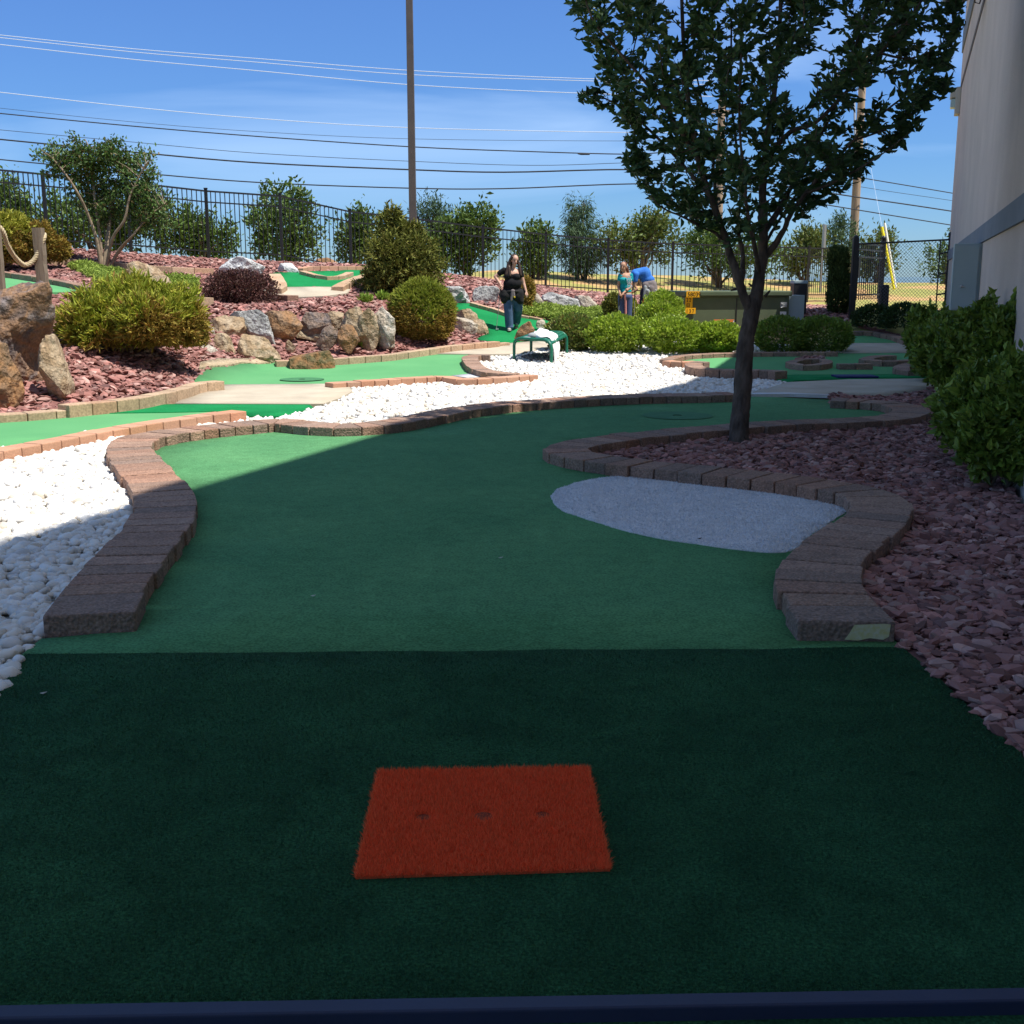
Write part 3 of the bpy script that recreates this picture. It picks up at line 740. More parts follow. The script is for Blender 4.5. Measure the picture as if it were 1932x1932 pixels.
MR = mr + GP([(1563, 747), (1667, 752), (1745, 741), (1786, 725), (1779, 716), (1765, 708), (1760, 690), (1738, 668), (1726, 649), (1715, 640), (1685, 629), (1640, 620), (1605, 612)]) + [(8.5, 27), (9.5, 26), (3.6, 8), (4.2, 3.0), (3.4, 2.0)] + GP([(2130, 1640), (1932, 1440), (1850, 1368), (1760, 1280), (1702, 1232), (1690, 1212)])
ML = GP([(-250, 800), (-120, 795), (0, 786), (137, 775), (240, 757), (345, 736), (385, 722), (375, 708), (400, 692), (519, 683), (627, 678), (744, 672), (812, 662), (938, 650), (958, 648), (1050, 640), (1200, 612), (1300, 620, 27), (1500, 620, 27), (1600, 612, 27.5), (1605, 590, 29), (1590, 580, 32), (1540, 575, 37), (1402, 564, 38.8), (1270, 560, 37.8), (1148, 554, 37.3), (1030, 542, 35.9), (911, 527, 34.9), (789, 514, 33.9),
         (660, 501, 32.9), (528, 496, 31.2), (388, 489, 30.4), (239, 477, 29.2), (80, 464, 28.7), (-100, 457, 28.2), (-350, 457, 27.4)]) + [(-14, 14)]
drape('pebble_bed', WA, -.012, M['pebble_bed'], .8)
drape('pebble_bed', WB, -.028, M['pebble_bed'], .8)
drape('red_rock_bed', MR, .010, M['mulch_bed'], .8)
drape('red_rock_bed', ML, -.034, M['mulch_bed'], .5)

def ico(sub):
    bm = bmesh.new(); bmesh.ops.create_icosphere(bm, subdivisions=sub, radius=1)
    V = np.array([v.co[:] for v in bm.verts]); Fc = np.array([[v.index for v in f.verts] for f in bm.faces]); bm.free()
    return V, Fc

def rotm(n, full=True):
    q = RNG.normal(size=(n, 4)); q /= np.linalg.norm(q, axis=1)[:, None]
    if not full:
        a = RNG.uniform(0, 2 * np.pi, n); tx = RNG.normal(0, .28, n); ty = RNG.normal(0, .28, n)
        q = np.stack([np.cos(a / 2), tx * .5, ty * .5, np.sin(a / 2)], 1); q /= np.linalg.norm(q, axis=1)[:, None]
    w, x, y, z = q.T
    return np.stack([1 - 2 * (y * y + z * z), 2 * (x * y - z * w), 2 * (x * z + y * w), 2 * (x * y + z * w), 1 - 2 * (x * x + z * z), 2 * (y * z - x * w),
                     2 * (x * z - y * w), 2 * (y * z + x * w), 1 - 2 * (x * x + y * y)], 1).reshape(n, 3, 3)

def scatter_pts(poly, dens, exclude, curb_pad=.02, near=None):
    A = np.array(poly); x0, y0 = A.min(0); x1, y1 = A.max(0)
    n = int((x1 - x0) * (y1 - y0) * dens)
    X = RNG.uniform(x0, x1, n); Y = RNG.uniform(y0, y1, n)
    k = pip(A, X, Y)
    X = X[k]; Y = Y[k]
    for e in exclude:
        k = ~pip(e, X, Y); X = X[k]; Y = Y[k]
    for c, w in CURBS:
        bx0, by0 = c.min(0) - .4; bx1, by1 = c.max(0) + .4
        m = (X > bx0) & (X < bx1) & (Y > by0) & (Y < by1)
        if not m.any(): continue
        ii = np.where(m)[0]; d = np.full(len(ii), 9.)
        for i in range(0, len(c) - 1):
            a = c[i]; b = c[i + 1]; ab = b - a; L2 = ab @ ab + 1e-12
            t = np.clip(((X[ii] - a[0]) * ab[0] + (Y[ii] - a[1]) * ab[1]) / L2, 0, 1)
            d = np.minimum(d, np.hypot(X[ii] - a[0] - t * ab[0], Y[ii] - a[1] - t * ab[1]))
        keep = np.ones(len(X), bool); keep[ii[d < w / 2 + curb_pad]] = False
        X = X[keep]; Y = Y[keep]
    # only what the camera could see, plus a generous margin at the sides
    keep = (np.abs(X) < .62 * Y + 1.2) & (Y > 1.5)
    return X[keep], Y[keep]

def stones(name, X, Y, size, flat, sub, jag, mat, smooth, lift_=.3, full=False, zo=0.0, kind='stuff', label=None, cat=None):
    V, Fc = ico(sub); n = len(X)
    # a few differently knobbed shapes
    K = 12
    shapes = []
    for k in range(K):
        s = V.copy()
        off = RNG.uniform(0, 50)
        s *= np.array([1 + jag * noise.noise(Vector(v * 1.3) + Vector((off, 0, 0))) * 1.6 for v in s])[:, None]
        if jag > .3: s *= RNG.uniform(1 - jag * .45, 1 + jag * .3, (len(s), 1))
        shapes.append(s)
    shapes = np.array(shapes)
    pick = RNG.integers(0, K, n)
    sc_ = size * np.clip(np.exp(RNG.normal(0, .28 if smooth else .42, n)), .45, 1.65 if smooth else 1.9)
    ax = np.stack([RNG.uniform(.8, 1.25, n), RNG.uniform(.6, .95, n), RNG.uniform(*flat, n)], 1) * sc_[:, None] * .5
    W = shapes[pick] * ax[:, None, :]
    Rm = rotm(n, full)
    W = np.einsum('nij,nkj->nki', Rm, W)
    Z = H(X, Y) + zo + ax[:, 2] * lift_
    W += np.stack([X, Y, Z], 1)[:, None, :]
    nv = V.shape[0]
    Fa = (Fc[None] + (np.arange(n) * nv)[:, None, None]).reshape(-1, 3)
    me = mesh_np(name, W.reshape(-1, 3), Fa, smooth)
    o = link(name, me, mat)
    return tag(o, label, cat, kind=kind)

# near white pebbles (left)
ex = greens[:]
X, Y = scatter_pts(WA, 620, greens[:2] + [greens[2]], .015)
o = stones('white_pebbles', X, Y, .062, (.5, .8), 2, .22, M['pebble'], True, .35, zo=.008, label='white river pebbles filling the bed left of the main green', cat='pebbles')
X2 = X + RNG.normal(0, .03, len(X)); 
X, Y = scatter_pts(WB, 330, greens, .015)
nf = Y < 14.5
stones('white_pebbles', X, Y, .072, (.5, .8), 1, .25, M['pebble'], True, .35, zo=-.012, label='white river pebbles around the green bench and behind the main green', cat='pebbles')
# shaded red chips (right): dense near, sparser far
X, Y = scatter_pts(MR, 860, greens, .01)
keep = RNG.uniform(0, 1, len(X)) < np.where(Y < 9, 1.0, np.where(Y < 15, .7, .4))
X = X[keep]; Y = Y[keep]
stones('red_rock_chips', X, Y, .064, (.24, .5), 1, .42, M['mulch'], False, .4, zo=.022, label='dark red lava rock chips around the shade tree and along the right wall', cat='rock chips')
gx_ = [g for g in greens]
X, Y = scatter_pts(ML, 260, greens, .01)
keep = RNG.uniform(0, 1, len(X)) < np.where(Y < 17, 1.0, np.where(Y < 24, .85, .55))
X = X[keep]; Y = Y[keep]
stones('red_rock_chips', X, Y, .092, (.26, .5), 1, .42, M['mulch'], False, .4, zo=-.018, label='sunlit pink red rock chips covering the landscaped slope', cat='rock chips')

ip = GP([(1500, 684), (1515, 680), (1545, 679.5), (1554, 682), (1543, 685.5), (1515, 686)])
X, Y = scatter_pts(ip, 900, [], 0)
stones('red_rock_chips', X, Y, .07, (.3, .55), 1, .42, M['mulch'], False, .4, zo=.06, label='red rock chips inside the oval brick island ring', cat='rock chips')
# dark pebbles laid under the bench to imitate its cast shadow
gp = GP([(985, 676), (1005, 671), (1040, 670), (1064, 674), (1052, 679), (1030, 684), (1005, 682)])
X, Y = scatter_pts(gp, 900, [], 0)
stones('bench_shadow_pebbles', X, Y, .06, (.5, .8), 1, .3, M['pebble_shadow'], True, .6, zo=.016, label='dark pebbles imitating the bench shadow on the white pebbles', cat='gravel')

# ------------------------------------------------------------------ orange tee mat
q = [G(668, 1660, .026), G(1153, 1645, .026), G(1112, 1452, .026), (G(712, 1459, .026))]
q = [Vector((v.x, v.y, 0)) for v in q]
tm = empty('tee_mat', ((q[0] + q[1] + q[2] + q[3]) / 4) + Vector((0, 0, .026)), 'orange fuzzy tee mat with three holes on the dark carpet', 'mat')
def bil(u, v):
    return (q[0] * (1 - u) + q[1] * u) * (1 - v) + (q[3] * (1 - u) + q[2] * u) * v
mb = MB(); zb = .024; zt = .034
cs = [bil(.004, .004), bil(.996, .004), bil(.996, .996), bil(.004, .996)]
mb.add([c + Vector((0, 0, zb)) for c in cs] + [c + Vector((0, 0, zt)) for c in cs], [(3, 2, 1, 0), (4, 5, 6, 7), (0, 1, 5, 4), (1, 2, 6, 5), (2, 3, 7, 6), (3, 0, 4, 7)])
mb.build('backing', M['tee_base'], tm)
hc = []
for hx, hy, hr in [(799, 1533, .026), (912, 1531, .034), (1023, 1529, .028)]:
    g = G(hx, hy, .05); hc.append((g.x, g.y, hr * .8))
n = 52000
u = RNG.uniform(0, 1, n); v = RNG.uniform(0, 1, n)
qa = np.array([[c.x, c.y] for c in q])
bx = ((qa[0][None] * (1 - u)[:, None] + qa[1][None] * u[:, None]) * (1 - v)[:, None] + (qa[3][None] * (1 - u)[:, None] + qa[2][None] * u[:, None]) * v[:, None])
ln = RNG.uniform(.011, .022, n)
for hx, hy, hr in hc:
    dd = np.hypot(bx[:, 0] - hx, bx[:, 1] - hy)
    ln = np.where(dd < hr * 1.1, ln * .22, ln)
leanx = np.clip(RNG.normal(0, .55, n), -.85, .85); leany = np.clip(RNG.normal(0, .55, n), -.85, .85)
an = RNG.uniform(0, np.pi, n); wd = .0021
b0 = np.stack([bx[:, 0] - np.cos(an) * wd, bx[:, 1] - np.sin(an) * wd, np.full(n, zt - .002)], 1)
b1 = np.stack([bx[:, 0] + np.cos(an) * wd, bx[:, 1] + np.sin(an) * wd, np.full(n, zt - .002)], 1)
tp = np.stack([bx[:, 0] + leanx * ln, bx[:, 1] + leany * ln, zt + ln * np.sqrt(np.maximum(.25, 1 - leanx ** 2 - leany ** 2))], 1)
Vb = np.stack([b0, b1, tp], 1).reshape(-1, 3)
link('pile', mesh_np('pile', Vb, np.arange(3 * n).reshape(-1, 3)), M['tee'], tm)
for hx, hy, hr in hc:
    mb = MB(); mb.add([(hx + math.cos(a_) * hr, hy + math.sin(a_) * hr, zt + .001) for a_ in np.linspace(0, 2 * math.pi, 24, endpoint=False)], [tuple(range(24))]); mb.build('hole_shade', M['hole_shade'], tm)  # flat brown disc imitating the shade inside each hole
# short pile standing on the dark carpet nearest the camera
nb = 330000
Y = 2.3 + 4.0 * RNG.uniform(0, 1, nb) ** 1.3; X = RNG.uniform(-.55, .55, nb) * (Y + .4); k = pip(np.array(tee_poly), X, Y) & ~pip(qa, X, Y); X = X[k]; Y = Y[k]; nb = len(X)
an = RNG.uniform(0, np.pi, nb); wd = .0011 * (Y / 2.6); ln = RNG.uniform(.006, .012, nb); lx = RNG.normal(0, .6, nb); ly = RNG.normal(0, .6, nb)
z0 = np.full(nb, .025)
Vb = np.stack([np.stack([X - np.cos(an) * wd, Y - np.sin(an) * wd, z0], 1), np.stack([X + np.cos(an) * wd, Y + np.sin(an) * wd, z0], 1), np.stack([X + lx * ln, Y + ly * ln, z0 + ln * .8], 1)], 1).reshape(-1, 3)
o = link('turf_pile', mesh_np('turf_pile', Vb, np.arange(3 * nb).reshape(-1, 3)), M['turf_blade']); tag(o, 'short dark green artificial grass pile on the near carpet', 'artificial grass', kind='stuff')

# navy rail across the bottom
ra = G(0, 1896, .06); rb_ = G(1932, 1863, .06)
sl_ = (rb_.y - ra.y) / (rb_.x - ra.x)
mb = MB()
A_ = Vector((-2.2, ra.y + sl_ * (-2.2 - ra.x), 0)); B_ = Vector((2.6, ra.y + sl_ * (2.6 - ra.x), 0))
prof = [(0, .02), (0, .058), (-.003, .061), (-.042, .061), (-.046, .058), (-.047, .054), (-.050, .0), (-.054, -.08), (-.4, -.08)]
vs = []
for e in (A_, B_):
    for (dy, z) in prof: vs.append((e.x, e.y + dy, z))
n = len(prof)
mb.add(vs, [(k, k + 1, n + k + 1, n + k) for k in range(n - 1)] + [tuple(range(n))[::-1], tuple(range(n, 2 * n))], False)
tag(mb.build('edge_rail', M['blue_rail']), 'navy plastic edge rail across the near end of the dark carpet', 'rail')

# paint splash on the end block of the right curb
ps = [P(1619, 1179, 5.21), P(1681, 1175, 5.21), P(1680, 1209, 5.21), P(1660, 1211, 5.21), P(1632, 1208, 5.21), P(1606, 1210, 5.21)]
mb = MB()
# placed on the actual end face: find the face plane from the curb's first points
ca = Vector((*c2w[0], 0)); cbv = Vector((*c2w[2], 0)); tdir = (ca - cbv).normalized()
nrm = Vector((-tdir.y, tdir.x, 0))
if nrm.x < 0: nrm = -nrm
base = ca + tdir * .003
fr = [(.03, .098), (.165, .103), (.19, .10), (.185, .045), (.16, .030), (.10, .038), (.05, .026), (-.01, .030), (.01, .06)]
vsf = [base + nrm * a_ + Vector((0, 0, z_)) for a_, z_ in fr]
mb.add(vsf + [v - tdir * .004 for v in vsf], [tuple(range(len(fr))), tuple(range(len(fr), 2 * len(fr)))[::-1]])
po = mb.build('paint_splash', M['chalk'])
po.parent = cb2
exec_parts = True

# ------------------------------------------------------------------ building on the right
FA, FB = 0.95, 0.3385                # facade line: x = FA + FB*y
def fac(y, off=0.0, z=0.0):
    """point on the facade at depth y, off metres out from the wall"""
    L = math.hypot(1, FB)
    nx_, ny_ = -1 / L, FB / L
    return Vector((FA + FB * y + nx_ * off, y + ny_ * off, z))
bt = empty('building', fac(12), 'tall pinkish stucco building wall with blue-grey bands along the right side', 'building')
hp = [(-10, 13.75), (10.0, 13.75), (13.6, 10.6), (16.6, 9.42), (30.0, 9.42)]
mb = MB()
vs = []
for y, h in hp:
    f = fac(y)
    vs += [(f.x, f.y, -.3), (f.x, f.y, h), (f.x + 16, f.y - 5.4, h), (f.x + 16, f.y - 5.4, -.3)]
fs = []
for i in range(len(hp) - 1):
    a = i * 4; b = a + 4
    fs += [(a, b, b + 1, a + 1), (a + 1, b + 1, b + 2, a + 2), (a + 2, b + 2, b + 3, a + 3)]
fs += [(0, 1, 2, 3), (len(vs) - 4, len(vs) - 1, len(vs) - 2, len(vs) - 3)]
mb.add(vs, fs)
mb.build('wall', M['stucco'], bt)
def band(z0, z1, off, y0, y1, mat, nm):
    mb = MB(); a = fac(y0, -.02); b = fac(y1, -.02); c = fac(y1, off); d = fac(y0, off)
    mb.add([(*p.xy, z) for z in (z0, z1) for p in (a, b, c, d)], [(0, 1, 2, 3), (7, 6, 5, 4), (0, 4, 5, 1), (1, 5, 6, 2), (2, 6, 7, 3), (3, 7, 4, 0)])
    mb.build(nm, mat, bt)
band(2.10, 2.33, .03, -9, 29.99, M['stucco_blue'], 'band')
band(7.10, 7.62, .03, -9, 29.99, M['stucco_blue'], 'band')
band(6.14, 6.28, .012, -9, 29.99, M['stucco_dark'], 'joint')

fang = math.atan2(1, FB) - math.pi / 2   # rotation of a box whose local -x faces out of the wall
def onwall(y, off, z): return fac(y, off, z)
# meter cabinet
yb = 15.95
t = empty('meter_cabinet', onwall(yb, .25, 1.1), 'blue-grey steel cabinet with a small handle fixed low on the stucco wall', 'cabinet')
W_, D_, Hh = .35, .5, .88
Mz = Matrix.Rotation(fang, 3, 'Z')
cz = 1.65
mb = MB(); mb.box(onwall(yb, W_ / 2, cz), (W_, D_, Hh), M=Mz); mb.build('body', M['cabinet'], t, bevel=.008)
mb = MB(); mb.box(onwall(yb - D_ / 2 - .007, W_ / 2 + .01, cz), (W_ - .06, .012, Hh - .05), M=Mz); dr = mb.build('door', M['cabinet'], t, bevel=.003)
mb = MB(); c = onwall(yb - D_ / 2 - .035, W_ * .66, cz - .12); mb.ball(c, .02); mb.tube([c, c + Vector((.05, 0, -.01))], .007)
mb.build('handle', M['galv'], dr)
mb = MB(); mb.tube([onwall(yb, .1, .3), onwall(yb, .1, 1.15)], .03); mb.build('conduit', M['galv'], t)
# wall pack light
yl = 29.2
t = empty('wall_light', onwall(yl, 0, 5.7), 'small beige wall light near the far corner of the stucco building', 'lamp')
mb = MB(); mb.box(onwall(yl, .06, 5.85), (.12, .5, .62), M=Mz); mb.box(onwall(yl, .16, 6.02), (.16, .42, .2), M=Mz); mb.build('housing', M['plastic_beige'], t, bevel=.02)
mb = MB(); mb.box(onwall(yl, .155, 5.80), (.14, .34, .2), M=Mz); mb.build('lens', M['lens'], t, bevel=.02)
# floodlight, dark, hanging off the wall near the top of the view
yf = 20.2
t = empty('floodlight', onwall(yf, 0, 6.3), 'dark floodlight with tilted glass on a wall bracket behind the tree crown', 'lamp')
Mt = Mz @ Matrix.Rotation(R(-28), 3, 'Y')
mb = MB(); mb.box(onwall(yf, .42, 6.28), (.5, .5, .3), M=Mt); mb.build('housing', M['black_metal'], t, bevel=.02)
mb = MB(); mb.box(onwall(yf, .60, 6.16), (.05, .46, .34), M=Mt); mb.build('lens', M['lens'], t, bevel=.01)
mb = MB(); mb.tube([onwall(yf, .0, 6.3), onwall(yf, .26, 6.3)], .035); mb.box(onwall(yf, .03, 6.3), (.06, .16, .2), M=Mz)
mb.tube([onwall(yf, .05, 6.22), onwall(yf, .09, 6.08), onwall(yf, .16, 6.10), onwall(yf, .18, 6.24)], .012); mb.build('bracket', M['black_metal'], t)

# ------------------------------------------------------------------ iron fence
posts = [(-230, 300, 104), (-75, 312, 98), (80, 327, 92.5), (239, 342, 89), (388, 359, 85.3), (528, 368.5, 83.3), (660, 398, 80), (789, 412, 77), (911, 428, 74.5), (1030, 441, 72.3), (1148, 452, 70.2), (1270, 459, 68.5), (1402, 463, 67.4), (1527, 467, 66.5), (1588, 468, 66)]
FS = 1.2     # metres per fence unit (fence 1.8 m)
FH = 1.8
pp = []
for px, py, s in posts:
    d = F / (s / FS)
    v = P(px, py, d); pp.append(v)
ft = empty('iron_fence', (pp[6].x, pp[6].y, pp[6].z - FH), 'black iron picket fence running along the crest of the red slope', 'fence')
for v in pp:
    mb = MB(); zb_ = min(v.z - FH, Hs(v.x, v.y)) - .1
    mb.box((v.x, v.y, (v.z + .04 + zb_) / 2), (.075, .075, v.z + .04 - zb_)); mb.box((v.x, v.y, v.z + .05), (.09, .09, .025))
    mb.build('post', M['black_metal'], ft)
for a, b in zip(pp[:-1], pp[1:]):
    mb = MB(); d = (b - a); n_ = 16
    for dz, hh in ((-.02, .045), (-.30, .035), (-FH + .22, .035)):
        mb.add([(a + Vector((0, s_ * .015, dz + k * hh / 2))) for s_ in (-1, 1) for k in (-1, 1)] + [(b + Vector((0, s_ * .015, dz + k * hh / 2))) for s_ in (-1, 1) for k in (-1, 1)],
               [(0, 4, 5, 1), (1, 5, 7, 3), (3, 7, 6, 2), (2, 6, 4, 0)])
    for k in range(1, n_):
        c = a + d * k / n_
        mb.box((c.x, c.y, c.z - FH / 2 + .02), (.021, .021, FH - .1))
    mb.build('picket_panel', M['black_metal'], ft)

# gate
def zg(px, py, d): return P(px, py, d)
gL = P(1607, 590, 28.2); gLt = P(1606, 449, 28.2); gR = P(1660, 572, 30.5); gRt = P(1659, 452, 30.5)
t = empty('iron_gate', (gL.x, gL.y, gL.z), 'black iron gate standing in a pair of thick dark posts by the columnar juniper', 'gate')
mb = MB(); mb.box((gL.x, gL.y, (gL.z + gLt.z) / 2 - .1), (.13, .13, gLt.z - gL.z + .2)); mb.ball((gL.x, gL.y, gLt.z), .06); mb.build('post', M['black_metal'], t)
mb = MB(); mb.box((gR.x, gR.y, (gR.z + gRt.z) / 2 - .1), (.11, .11, gRt.z - gR.z + .2)); mb.ball((gR.x, gR.y, gRt.z + .02), .07); mb.build('post', M['black_metal'], t)
mb = MB(); a = Vector((gL.x, gL.y, 0)); b = Vector((gR.x, gR.y, 0)); 
zt_ = P(1630, 462, 29.3).z; zb_ = P(1630, 565, 29.3).z
ang = math.atan2((b - a).y, (b - a).x); Lg = (b - a).length; Mg = Matrix.Rotation(ang, 3, 'Z'); mid = (a + b) / 2
for z in (zt_, zt_ - .14, zt_ - .32, zb_ + .12): mb.box((mid.x, mid.y, z), (Lg - .1, .035, .04), M=Mg)
for k in range(13):
    c = a + (b - a) * (.05 + .9 * k / 12); mb.box((c.x, c.y, (zt_ + zb_) / 2), (.02, .02, zt_ - zb_), M=Mg)
mb.build('gate_leaf', M['black_metal'], t)
mb = MB(); c = a + (b - a) * .12; mb.box((c.x, c.y - .03, (zt_ + zb_) / 2 + .1), (.16, .06, .5), M=Mg); mb.build('latch_box', M['black_metal'], t)

# chain link fence
kL = P(1612, 461, 28.4); kR = P(1793, 452, 28.4); kb = P(1793, 590, 28.4)
t = empty('chain_link_fence', (kR.x, kR.y, kb.z), 'chain-link fence panel between the iron gate and the corner of the building', 'fence')
mb = MB(); mb.tube([kL, kR], .022); mb.build('top_rail', M['black_metal'], t)
mb = MB(); mb.tube([Vector((kR.x, kR.y, kb.z - .3)), kR + Vector((0, 0, .12))], .045); mb.ball(kR + Vector((0, 0, .13)), .06); mb.build('post', M['black_metal'], t)
mb = MB(); k2 = kR + Vector((-.22, .05, -.02)); mb.tube([Vector((k2.x, k2.y, kb.z - .3)), k2], .018); 
for z_ in (-.3, -.8, -1.3): mb.tube([kR + Vector((0, 0, z_)), k2 + Vector((0, 0, z_ - .02))], .02)
mb.build('tension_bar', M['black_metal'], t)
mesh_v = []; mesh_f = []
dk = kR - kL; Lk = dk.xy.length; ux = Vector((dk.x, dk.y, 0)).normalized(); hk = kL.z - kb.z + .1; s_ = .085; wr = .0032
nl = int((Lk + hk) / s_)
def quadwire(p0, p1):
    d = (p1 - p0).normalized(); n1 = d.cross(Vector((0, 1, 0))).normalized() * wr; n2 = Vector((0, 1, 0)) * wr
    o_ = len(mesh_v)
    for p in (p0, p1):
        for v in (n1 + n2, n1 - n2, -n1 - n2, -n1 + n2): mesh_v.append(tuple(p + v))
    for k in range(4): mesh_f.append((o_ + k, o_ + (k + 1) % 4, o_ + 4 + (k + 1) % 4, o_ + 4 + k))
def pk(u, w): return kL + ux * u + Vector((0, 0, -w + dk.z * u / Lk))
for sgn in (1, -1):
    for i in range(nl + 1):
        c0 = i * s_
        if sgn == 1: u0, w0, u1, w1 = c0 - hk, 0, c0, hk
        else: u0, w0, u1, w1 = c0, 0, c0 - hk, hk
        # clip in u to [0, Lk]
        def clipseg(u0, w0, u1, w1):
            ts = [0, 1]
            for lim in (0, Lk):
                if (u0 - lim) * (u1 - lim) < 0: ts.append((lim - u0) / (u1 - u0))
            ts = sorted(ts); best = None
            for a_, b_ in zip(ts[:-1], ts[1:]):
                m_ = (a_ + b_) / 2; um = u0 + (u1 - u0) * m_
                if 0 <= um <= Lk: best = (a_, b_)
            return best
        r_ = clipseg(u0, w0, u1, w1)
        if r_:
            a_, b_ = r_
            quadwire(pk(u0 + (u1 - u0) * a_, w0 + (w1 - w0) * a_), pk(u0 + (u1 - u0) * b_, w0 + (w1 - w0) * b_))
link('wire_mesh', mesh_np('wire_mesh', np.array(mesh_v), np.array(mesh_f)), M['mesh_grey'], t)

# short dark bollard-like post right of the gate
b0 = P(1667, 575, 29.8)
mb = MB(); top_ = P(1667, 537, 29.8).z
mb.box((b0.x, b0.y, (b0.z - .3 + top_) / 2), (.21, .21, top_ - b0.z + .3))
tag(mb.build('bollard', M['brown_post'], bevel=.05), 'short dark square post between the gate and the chain-link panel', 'post')

# ------------------------------------------------------------------ poles and wires
def pole(px, ptop, pbot, d, rad0, rad1, mat, label, name='utility_pole'):
    a = P(px[1], pbot, d); b = P(px[0], ptop, d)
    t = empty(name, (a.x, a.y, a.z), label, 'pole')
    mb = MB(); mb.tube([Vector((a.x, a.y, Hs(a.x, a.y) - 1)), Vector((a.x, a.y, (a.z + b.z) / 2)), Vector((a.x, a.y, b.z))], [rad1, (rad0 + rad1) / 2, rad0], 12); mb.build('shaft', mat, t)
    return t, a, b
t, a, b = pole((1347, 1351), 195, 523, 43, .13, .19, M['pole_wood'], 'pale wooden utility pole seen behind the shade tree trunk')
mb = MB(); mb.box((b.x, b.y, b.z - .3), (1.6, .1, .12)); mb.build('crossarm', M['pole_wood'], t)
t, a, b = pole((1612, 1606), 120, 530, 47, .14, .19, M['pole_wood'], 'tall wooden utility pole standing beyond the iron gate')
mb = MB(); mb.tube([Vector((a.x + .21, a.y - .1, a.z)), Vector((a.x + .19, b.y - .1, b.z - 1.5))], .045); mb.build('conduit', M['galv'], t)
mb = MB(); mb.box((b.x, b.y, b.z - .4), (1.5, .1, .12)); mb.build('crossarm', M['pole_wood'], t)

W_l = [
    ([(-60, 60), (0, 66), (250, 92), (480, 110), (775, 133), (1090, 148), (1347, 152)], 44, .012, 'wire_pale', 'highest pale overhead wire crossing the upper left sky'),
    ([(-60, 66), (0, 71), (250, 98), (480, 117), (775, 141), (1120, 153), (1347, 160)], 45, .012, 'wire_pale', 'second pale overhead wire just below the highest one'),
    ([(-60, 78), (0, 84), (250, 112), (480, 133), (775, 160), (1100, 176), (1347, 182)], 44, .013, 'wire_pale', 'third pale overhead wire, lowest of the upper three'),
    ([(-60, 167), (0, 174), (250, 202), (480, 223), (775, 241), (1190, 250), (1347, 250)], 44, .013, 'wire_pale', 'single pale overhead wire midway down the sky'),
    ([(-60, 196), (0, 204), (250, 230), (480, 248), (775, 262), (1190, 266), (1347, 262)], 44, .008, 'wire_dark', 'hair-thin dark wire just below the single pale wire'),
    ([(-60, 207), (0, 214), (250, 238), (480, 257), (775, 277), (1000, 286), (1187, 291), (1349, 289), (1634, 337), (1794, 364), (2000, 400)], 40, .020, 'wire_dark', 'thick dark cable with a small splice near the shade tree'),
    ([(-60, 238), (0, 245), (250, 268), (483, 289), (769, 304), (1000, 312), (1187, 307), (1349, 302), (1621, 352), (1793, 378), (2000, 410)], 41, .010, 'wire_dark', 'thin dark wire between the two thickest cables'),
    ([(-60, 256), (0, 263), (250, 287), (483, 307), (769, 320), (950, 325), (1190, 320), (1350, 331), (1590, 368), (1792, 398), (2000, 432)], 39, .026, 'wire_dark', 'thickest dark cable, second lowest of the overhead lines'),
    ([(-60, 294), (0, 301), (250, 325), (483, 344), (769, 355), (950, 356), (1193, 347), (1350, 352), (1562, 387), (1790, 424), (2000, 458)], 38, .021, 'wire_dark', 'lowest dark overhead cable, just above the fence and trees'),
]
for pts, d, r_, mt, lb in W_l:
    w3 = [P(x, y, d + (0 if x < 1350 else (x - 1350) * .02)) for x, y in pts]
    w3 = catmull([tuple(v) for v in w3], 5)
    mb = MB(); mb.tube(w3, r_, 5, cap=False)
    tag(mb.build('overhead_wire', M[mt]), lb, 'wire', 'overhead wires beyond the fence')
mb = MB(); mb.tube([P(1090, 290, 39.9), P(1096, 290.5, 39.9), P(1110, 290.5, 39.9), P(1113, 291, 39.9)], [.02, .036, .036, .02], 8)
tag(mb.build('cable_splice', M['wire_dark']), 'small dark splice case hanging on the thick cable left of the tree', 'splice')

# guy guards
for (x0, y0, x1, y1, mt, lb) in [(1664, 428, 1687, 546, 'yellow_guard', 'leaning yellow guy-wire guard seen through the chain-link fence'), (1669, 421, 1690, 543, 'white_guard', 'leaning whitish guy-wire guard just right of the yellow one')]:
    mb = MB(); mb.tube([P(x0, y0, 40 if mt[0] == 'y' else 41), P(x1, y1, 40 if mt[0] == 'y' else 41)], .045, 8)
    g_ = tag(mb.build('guy_guard', M[mt]), lb, 'guard')
mb = MB(); mb.tube([P(1664, 428, 40), P(1640, 300, 44), P(1616, 160, 47)], .0045, 5); tag(mb.build('guy_wire', M['wire_pale']), 'thin pale guy wire running up from the yellow guard to the pole', 'wire')

# street sign seen edge-on beyond the fence
s0 = P(1549, 528, 42); s1 = P(1552, 424, 42)
t = empty('street_sign', (s0.x, s0.y, s0.z), 'narrow street sign seen nearly edge-on beyond the fence', 'sign')
mb = MB(); mb.tube([Vector((s0.x, s0.y, s0.z - .5)), Vector((s0.x, s0.y, s1.z))], .03); mb.build('pole', M['galv'], t)
mb = MB(); mb.box((s0.x + .02, s0.y - .04, s1.z - .45), (.07, .30, .85)); mb.build('sign_panel', M['galv'], t, bevel=.004)

